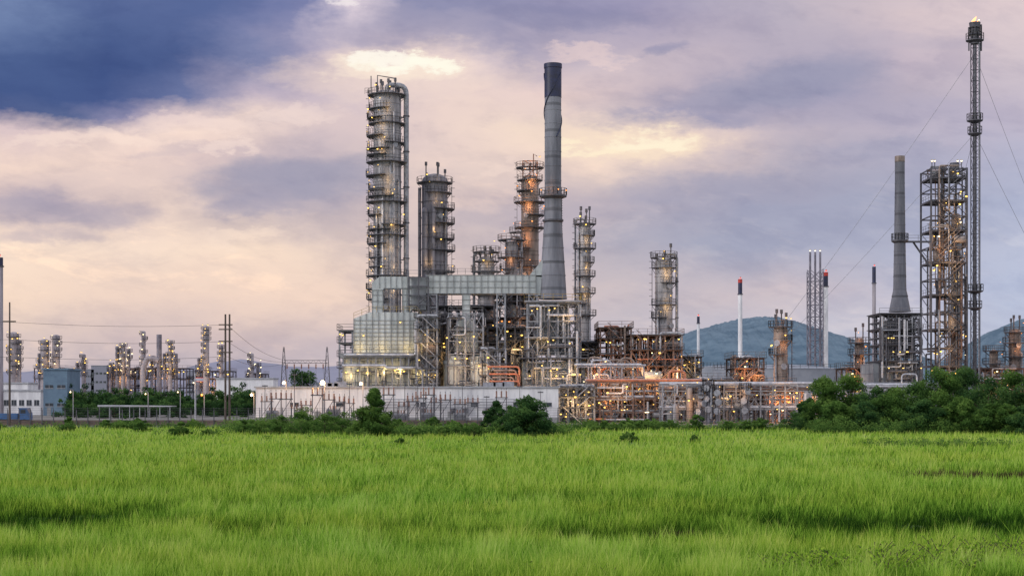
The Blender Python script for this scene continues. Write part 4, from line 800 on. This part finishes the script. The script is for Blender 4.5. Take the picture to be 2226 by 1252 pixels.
yp=mth('MAXIMUM',sy,.15); u=mth('DIVIDE',sx,yp); v=mth('DIVIDE',sz,yp)
def nz(su,sv,det,rough=.6,off=0.,sk=0.,dist=0.):
    c=N.new('ShaderNodeCombineXYZ'); vv=mth('MULTIPLY_ADD',u,sk,v); L.new(mth('MULTIPLY',u,su),c.inputs[0]); L.new(mth('MULTIPLY',vv,sv),c.inputs[1]); c.inputs[2].default_value=off
    n=N.new('ShaderNodeTexNoise'); n.inputs['Scale'].default_value=1; n.inputs['Detail'].default_value=det; n.inputs['Roughness'].default_value=rough; n.inputs['Distortion'].default_value=dist; L.new(c.outputs[0],n.inputs['Vector']); return n
wn=nz(12,26,9,.62,3.3); ws=N.new('ShaderNodeSeparateColor'); L.new(wn.outputs['Color'],ws.inputs[0])
u2=mth('MULTIPLY_ADD',mth('SUBTRACT',ws.outputs[0],.5),.10,u); v2=mth('MULTIPLY_ADD',mth('SUBTRACT',ws.outputs[1],.5),.04,v)
rows=[(-300,[(0,(140,150,186)),(2226,(190,185,202))]),
(15,[(0,(118,136,176)),(200,(86,104,150)),(450,(90,106,153)),(640,(122,128,170)),(730,(222,208,218)),(840,(142,143,175)),(1100,(147,146,177)),(1400,(158,152,181)),(1700,(188,178,192)),(2000,(214,196,200)),(2226,(222,203,205))]),
(130,[(0,(80,100,147)),(200,(66,85,135)),(400,(76,93,141)),(560,(128,134,171)),(700,(168,160,185)),(800,(226,206,208)),(1000,(230,210,210)),(1100,(174,165,185)),(1300,(206,190,198)),(1550,(192,179,192)),(1800,(176,168,187)),(2000,(198,183,195)),(2226,(210,196,203))]),
(205,[(0,(68,88,137)),(200,(70,88,138)),(400,(108,118,160)),(560,(192,178,194)),(800,(212,194,200)),(1000,(232,209,204)),(1250,(234,209,203)),(1500,(184,172,187)),(1750,(162,158,183)),(2000,(182,172,188)),(2226,(198,187,200))]),
(248,[(0,(76,92,139)),(120,(90,104,146)),(240,(148,144,175)),(360,(222,200,200)),(500,(240,216,206)),(800,(216,196,198)),(1000,(236,212,203)),(1250,(232,209,201)),(1500,(168,162,184)),(1750,(176,168,187)),(2226,(192,182,199))]),
(290,[(0,(218,196,198)),(200,(244,218,207)),(400,(246,220,207)),(650,(208,190,194)),(850,(224,202,200)),(1100,(240,216,203)),(1280,(248,226,201)),(1450,(244,221,201)),(1560,(216,197,197)),(1800,(186,176,191)),(2226,(190,183,201))]),
(350,[(0,(244,217,203)),(200,(240,214,202)),(430,(222,199,196)),(620,(188,175,186)),(850,(220,200,196)),(1100,(236,212,201)),(1300,(240,216,201)),(1500,(208,191,193)),(1800,(174,169,187)),(2226,(180,180,202))]),
(430,[(0,(216,194,192)),(150,(196,179,185)),(350,(234,210,199)),(560,(182,170,182)),(700,(180,170,183)),(900,(222,200,194)),(1150,(202,185,188)),(1400,(180,172,186)),(1650,(161,162,185)),(2000,(167,170,192)),(2226,(176,182,207))]),
(540,[(0,(252,226,205)),(300,(248,223,205)),(550,(249,223,202)),(750,(224,202,194)),(1000,(205,189,190)),(1300,(182,175,187)),(1600,(165,167,188)),(1900,(175,177,198)),(2226,(186,191,213))]),
(640,[(0,(245,218,198)),(300,(240,213,197)),(700,(242,214,197)),(1000,(222,200,193)),(1400,(198,187,194)),(1700,(206,192,198)),(2226,(184,192,216))]),
(745,[(0,(214,195,191)),(300,(210,190,189)),(600,(204,186,188)),(1000,(200,186,192)),(1500,(191,187,200)),(2226,(190,196,216))]),
(862,[(0,(180,174,186)),(1000,(188,181,193)),(2226,(190,195,216))])]
fu=mth('DIVIDE',mth('ADD',u2,.35),.70)
cur=None;prev=None
for py,st in rows:
    r=N.new('ShaderNodeValToRGB'); cr=r.color_ramp; cr.interpolation='LINEAR'
    P=[(min(1,max(0,((px-CX)/F+.35)/.70)),lin(c)) for px,c in st]
    cr.elements[0].position=P[0][0]; cr.elements[0].color=(*P[0][1],1); cr.elements[1].position=P[-1][0]; cr.elements[1].color=(*P[-1][1],1)
    for p,c in P[1:-1]: e=cr.elements.new(p); e.color=(*c,1)
    L.new(fu,r.inputs[0])
    if cur is None: cur=r.outputs[0]
    else: cur=mix(mr(v2,(HY-prev)/F,(HY-py)/F,0.,1.,'LINEAR'),cur,r.outputs[0])
    prev=py
def blob(cur,px,py,rx,ry,col,st,inner=.1,slope=0.,uu=None,vv=None):
    uu=uu or u2; vv=vv or v2; cu,cv=(px-CX)/F,(HY-py)/F
    a=mth('SUBTRACT',uu,cu); b=mth('MULTIPLY_ADD',a,-slope,mth('SUBTRACT',vv,cv)); a=mth('DIVIDE',a,rx/F); b=mth('DIVIDE',b,ry/F)
    d=mth('ADD',mth('MULTIPLY',a,a),mth('MULTIPLY',b,b)); return mix(mr(d,inner,1.,st,0.),cur,lin(col))
for b in [(1700,180,280,60,(150,151,177),.7,0.,.18),(1480,264,240,24,(146,147,177),.7,0.,.0),(130,455,220,55,(162,156,177),.65,0.),(90,515,160,22,(170,161,179),.45,0.),(640,390,270,60,(150,151,175),.65,0.,.12),(560,455,120,30,(153,152,177),.55,0.),(1430,108,80,20,(140,141,173),.6,0.,.1),(900,70,260,55,(132,135,171),.45,0.),(330,15,280,40,(84,100,148),.4),(2050,245,300,40,(170,165,187),.35),(1560,400,330,45,(156,156,180),.55,0.,.05),(1950,330,200,26,(163,162,185),.45),(1150,470,220,34,(178,169,183),.45,0.,.05),(420,330,160,18,(203,185,190),.5),(2000,90,200,30,(186,176,192),.4),(1250,40,220,30,(134,136,170),.4)]:
    cur=blob(cur,*b)
# billowing mid-scale clouds, then fine mottling
d1=nz(16,38,9,.62,8.1,.10,.3); m1=mr(d1.outputs[0],.46,.64); cur=mix(mth('MULTIPLY',m1,.42),cur,mix(1.0,cur,(.74,.76,.84),'MULTIPLY'))
d3=nz(44,95,9,.64,2.9,.08,.2); m3_=mr(d3.outputs[0],.46,.66); cur=mix(mth('MULTIPLY',m3_,.20),cur,mix(1.0,cur,(.80,.81,.86),'MULTIPLY'))
d2=nz(18,58,9,.64,1.7,.08,.3); hi=mr(d2.outputs[0],.52,.66); low=mr(v,.185,.12); cur=mix(mth('MULTIPLY',mth('MULTIPLY',hi,.6),low),cur,mix(1.0,cur,(1.22,1.17,1.08),'MULTIPLY'))
wn2=nz(26,60,9,.66,5.5); s2=N.new('ShaderNodeSeparateColor'); L.new(wn2.outputs['Color'],s2.inputs[0])
u3=mth('MULTIPLY_ADD',mth('SUBTRACT',s2.outputs[0],.5),.11,u); v3=mth('MULTIPLY_ADD',mth('SUBTRACT',s2.outputs[1],.5),.045,v)
for px,py,rx,ry,c,st in [(870,160,330,85,(244,220,206),.55),(880,148,190,42,(252,233,214),.8),(890,140,125,24,(255,251,234),1.0),(820,122,50,16,(255,248,235),.9),(960,140,70,18,(255,250,232),.9),(1340,310,330,70,(243,218,202),.55),(1370,318,190,44,(252,229,202),.8),(1390,312,120,22,(255,242,214),.9),(1280,322,80,16,(255,238,208),.8),(735,5,50,22,(245,236,236),.7),(1280,125,100,22,(240,214,208),.5),(480,320,100,20,(252,228,216),.5),(200,300,260,20,(252,228,214),.45),(430,268,200,20,(248,224,214),.4),(640,245,160,16,(244,222,214),.4),(1110,372,90,22,(242,218,206),.5),(520,505,150,24,(252,227,208),.5)]:
    cur=blob(cur,px,py,rx,ry,c,st,.0,0,u3,v3)
back=mr(sy,-.1,.35,1.,0.); cur=mix(back,cur,(1.0,.99,1.03))  # unseen sky behind the camera, brightened as added fill for the fronts
upf=mr(sz,.35,.8); cur=mix(upf,cur,(.88,.90,1.0))
bg=N.new('ShaderNodeBackground'); L.new(cur,bg.inputs[0]); bg.inputs[1].default_value=1.0
sk=N.new('ShaderNodeTexSky'); sk.sky_type='NISHITA'; sk.sun_disc=False; sk.sun_elevation=math.radians(22); sk.sun_rotation=math.radians(-115)
bg2=N.new('ShaderNodeBackground'); L.new(sk.outputs[0],bg2.inputs[0]); bg2.inputs[1].default_value=.002
ad=N.new('ShaderNodeAddShader'); L.new(bg.outputs[0],ad.inputs[0]); L.new(bg2.outputs[0],ad.inputs[1]); wo=N.new('ShaderNodeOutputWorld'); L.new(ad.outputs[0],wo.inputs[0])
# added key light
l=bpy.data.lights.new('added_key','SUN'); l.energy=1.3; l.angle=math.radians(10); l.color=(1,.95,.90); o=bpy.data.objects.new('added_key',l); COL.objects.link(o)  # added from left rear to model the columns; real glow lies behind the plant
az=math.radians(-115); el=math.radians(22); d=Vector((math.sin(az)*math.cos(el),math.cos(az)*math.cos(el),math.sin(el))); o.rotation_euler=(-d).to_track_quat('-Z','Y').to_euler(); o.location=d*200
# camera
c=bpy.data.cameras.new('camera'); c.sensor_width=36; c.lens=F/2226*36; c.shift_y=(HY-626)/2226; c.clip_end=30000; c.clip_start=.5
o=bpy.data.objects.new('camera',c); o.location=(0,0,H); o.rotation_euler=(PI/2,0,0); COL.objects.link(o); sc.camera=o
sc.view_settings.view_transform='Standard'; sc.view_settings.look='None'; sc.view_settings.exposure=0
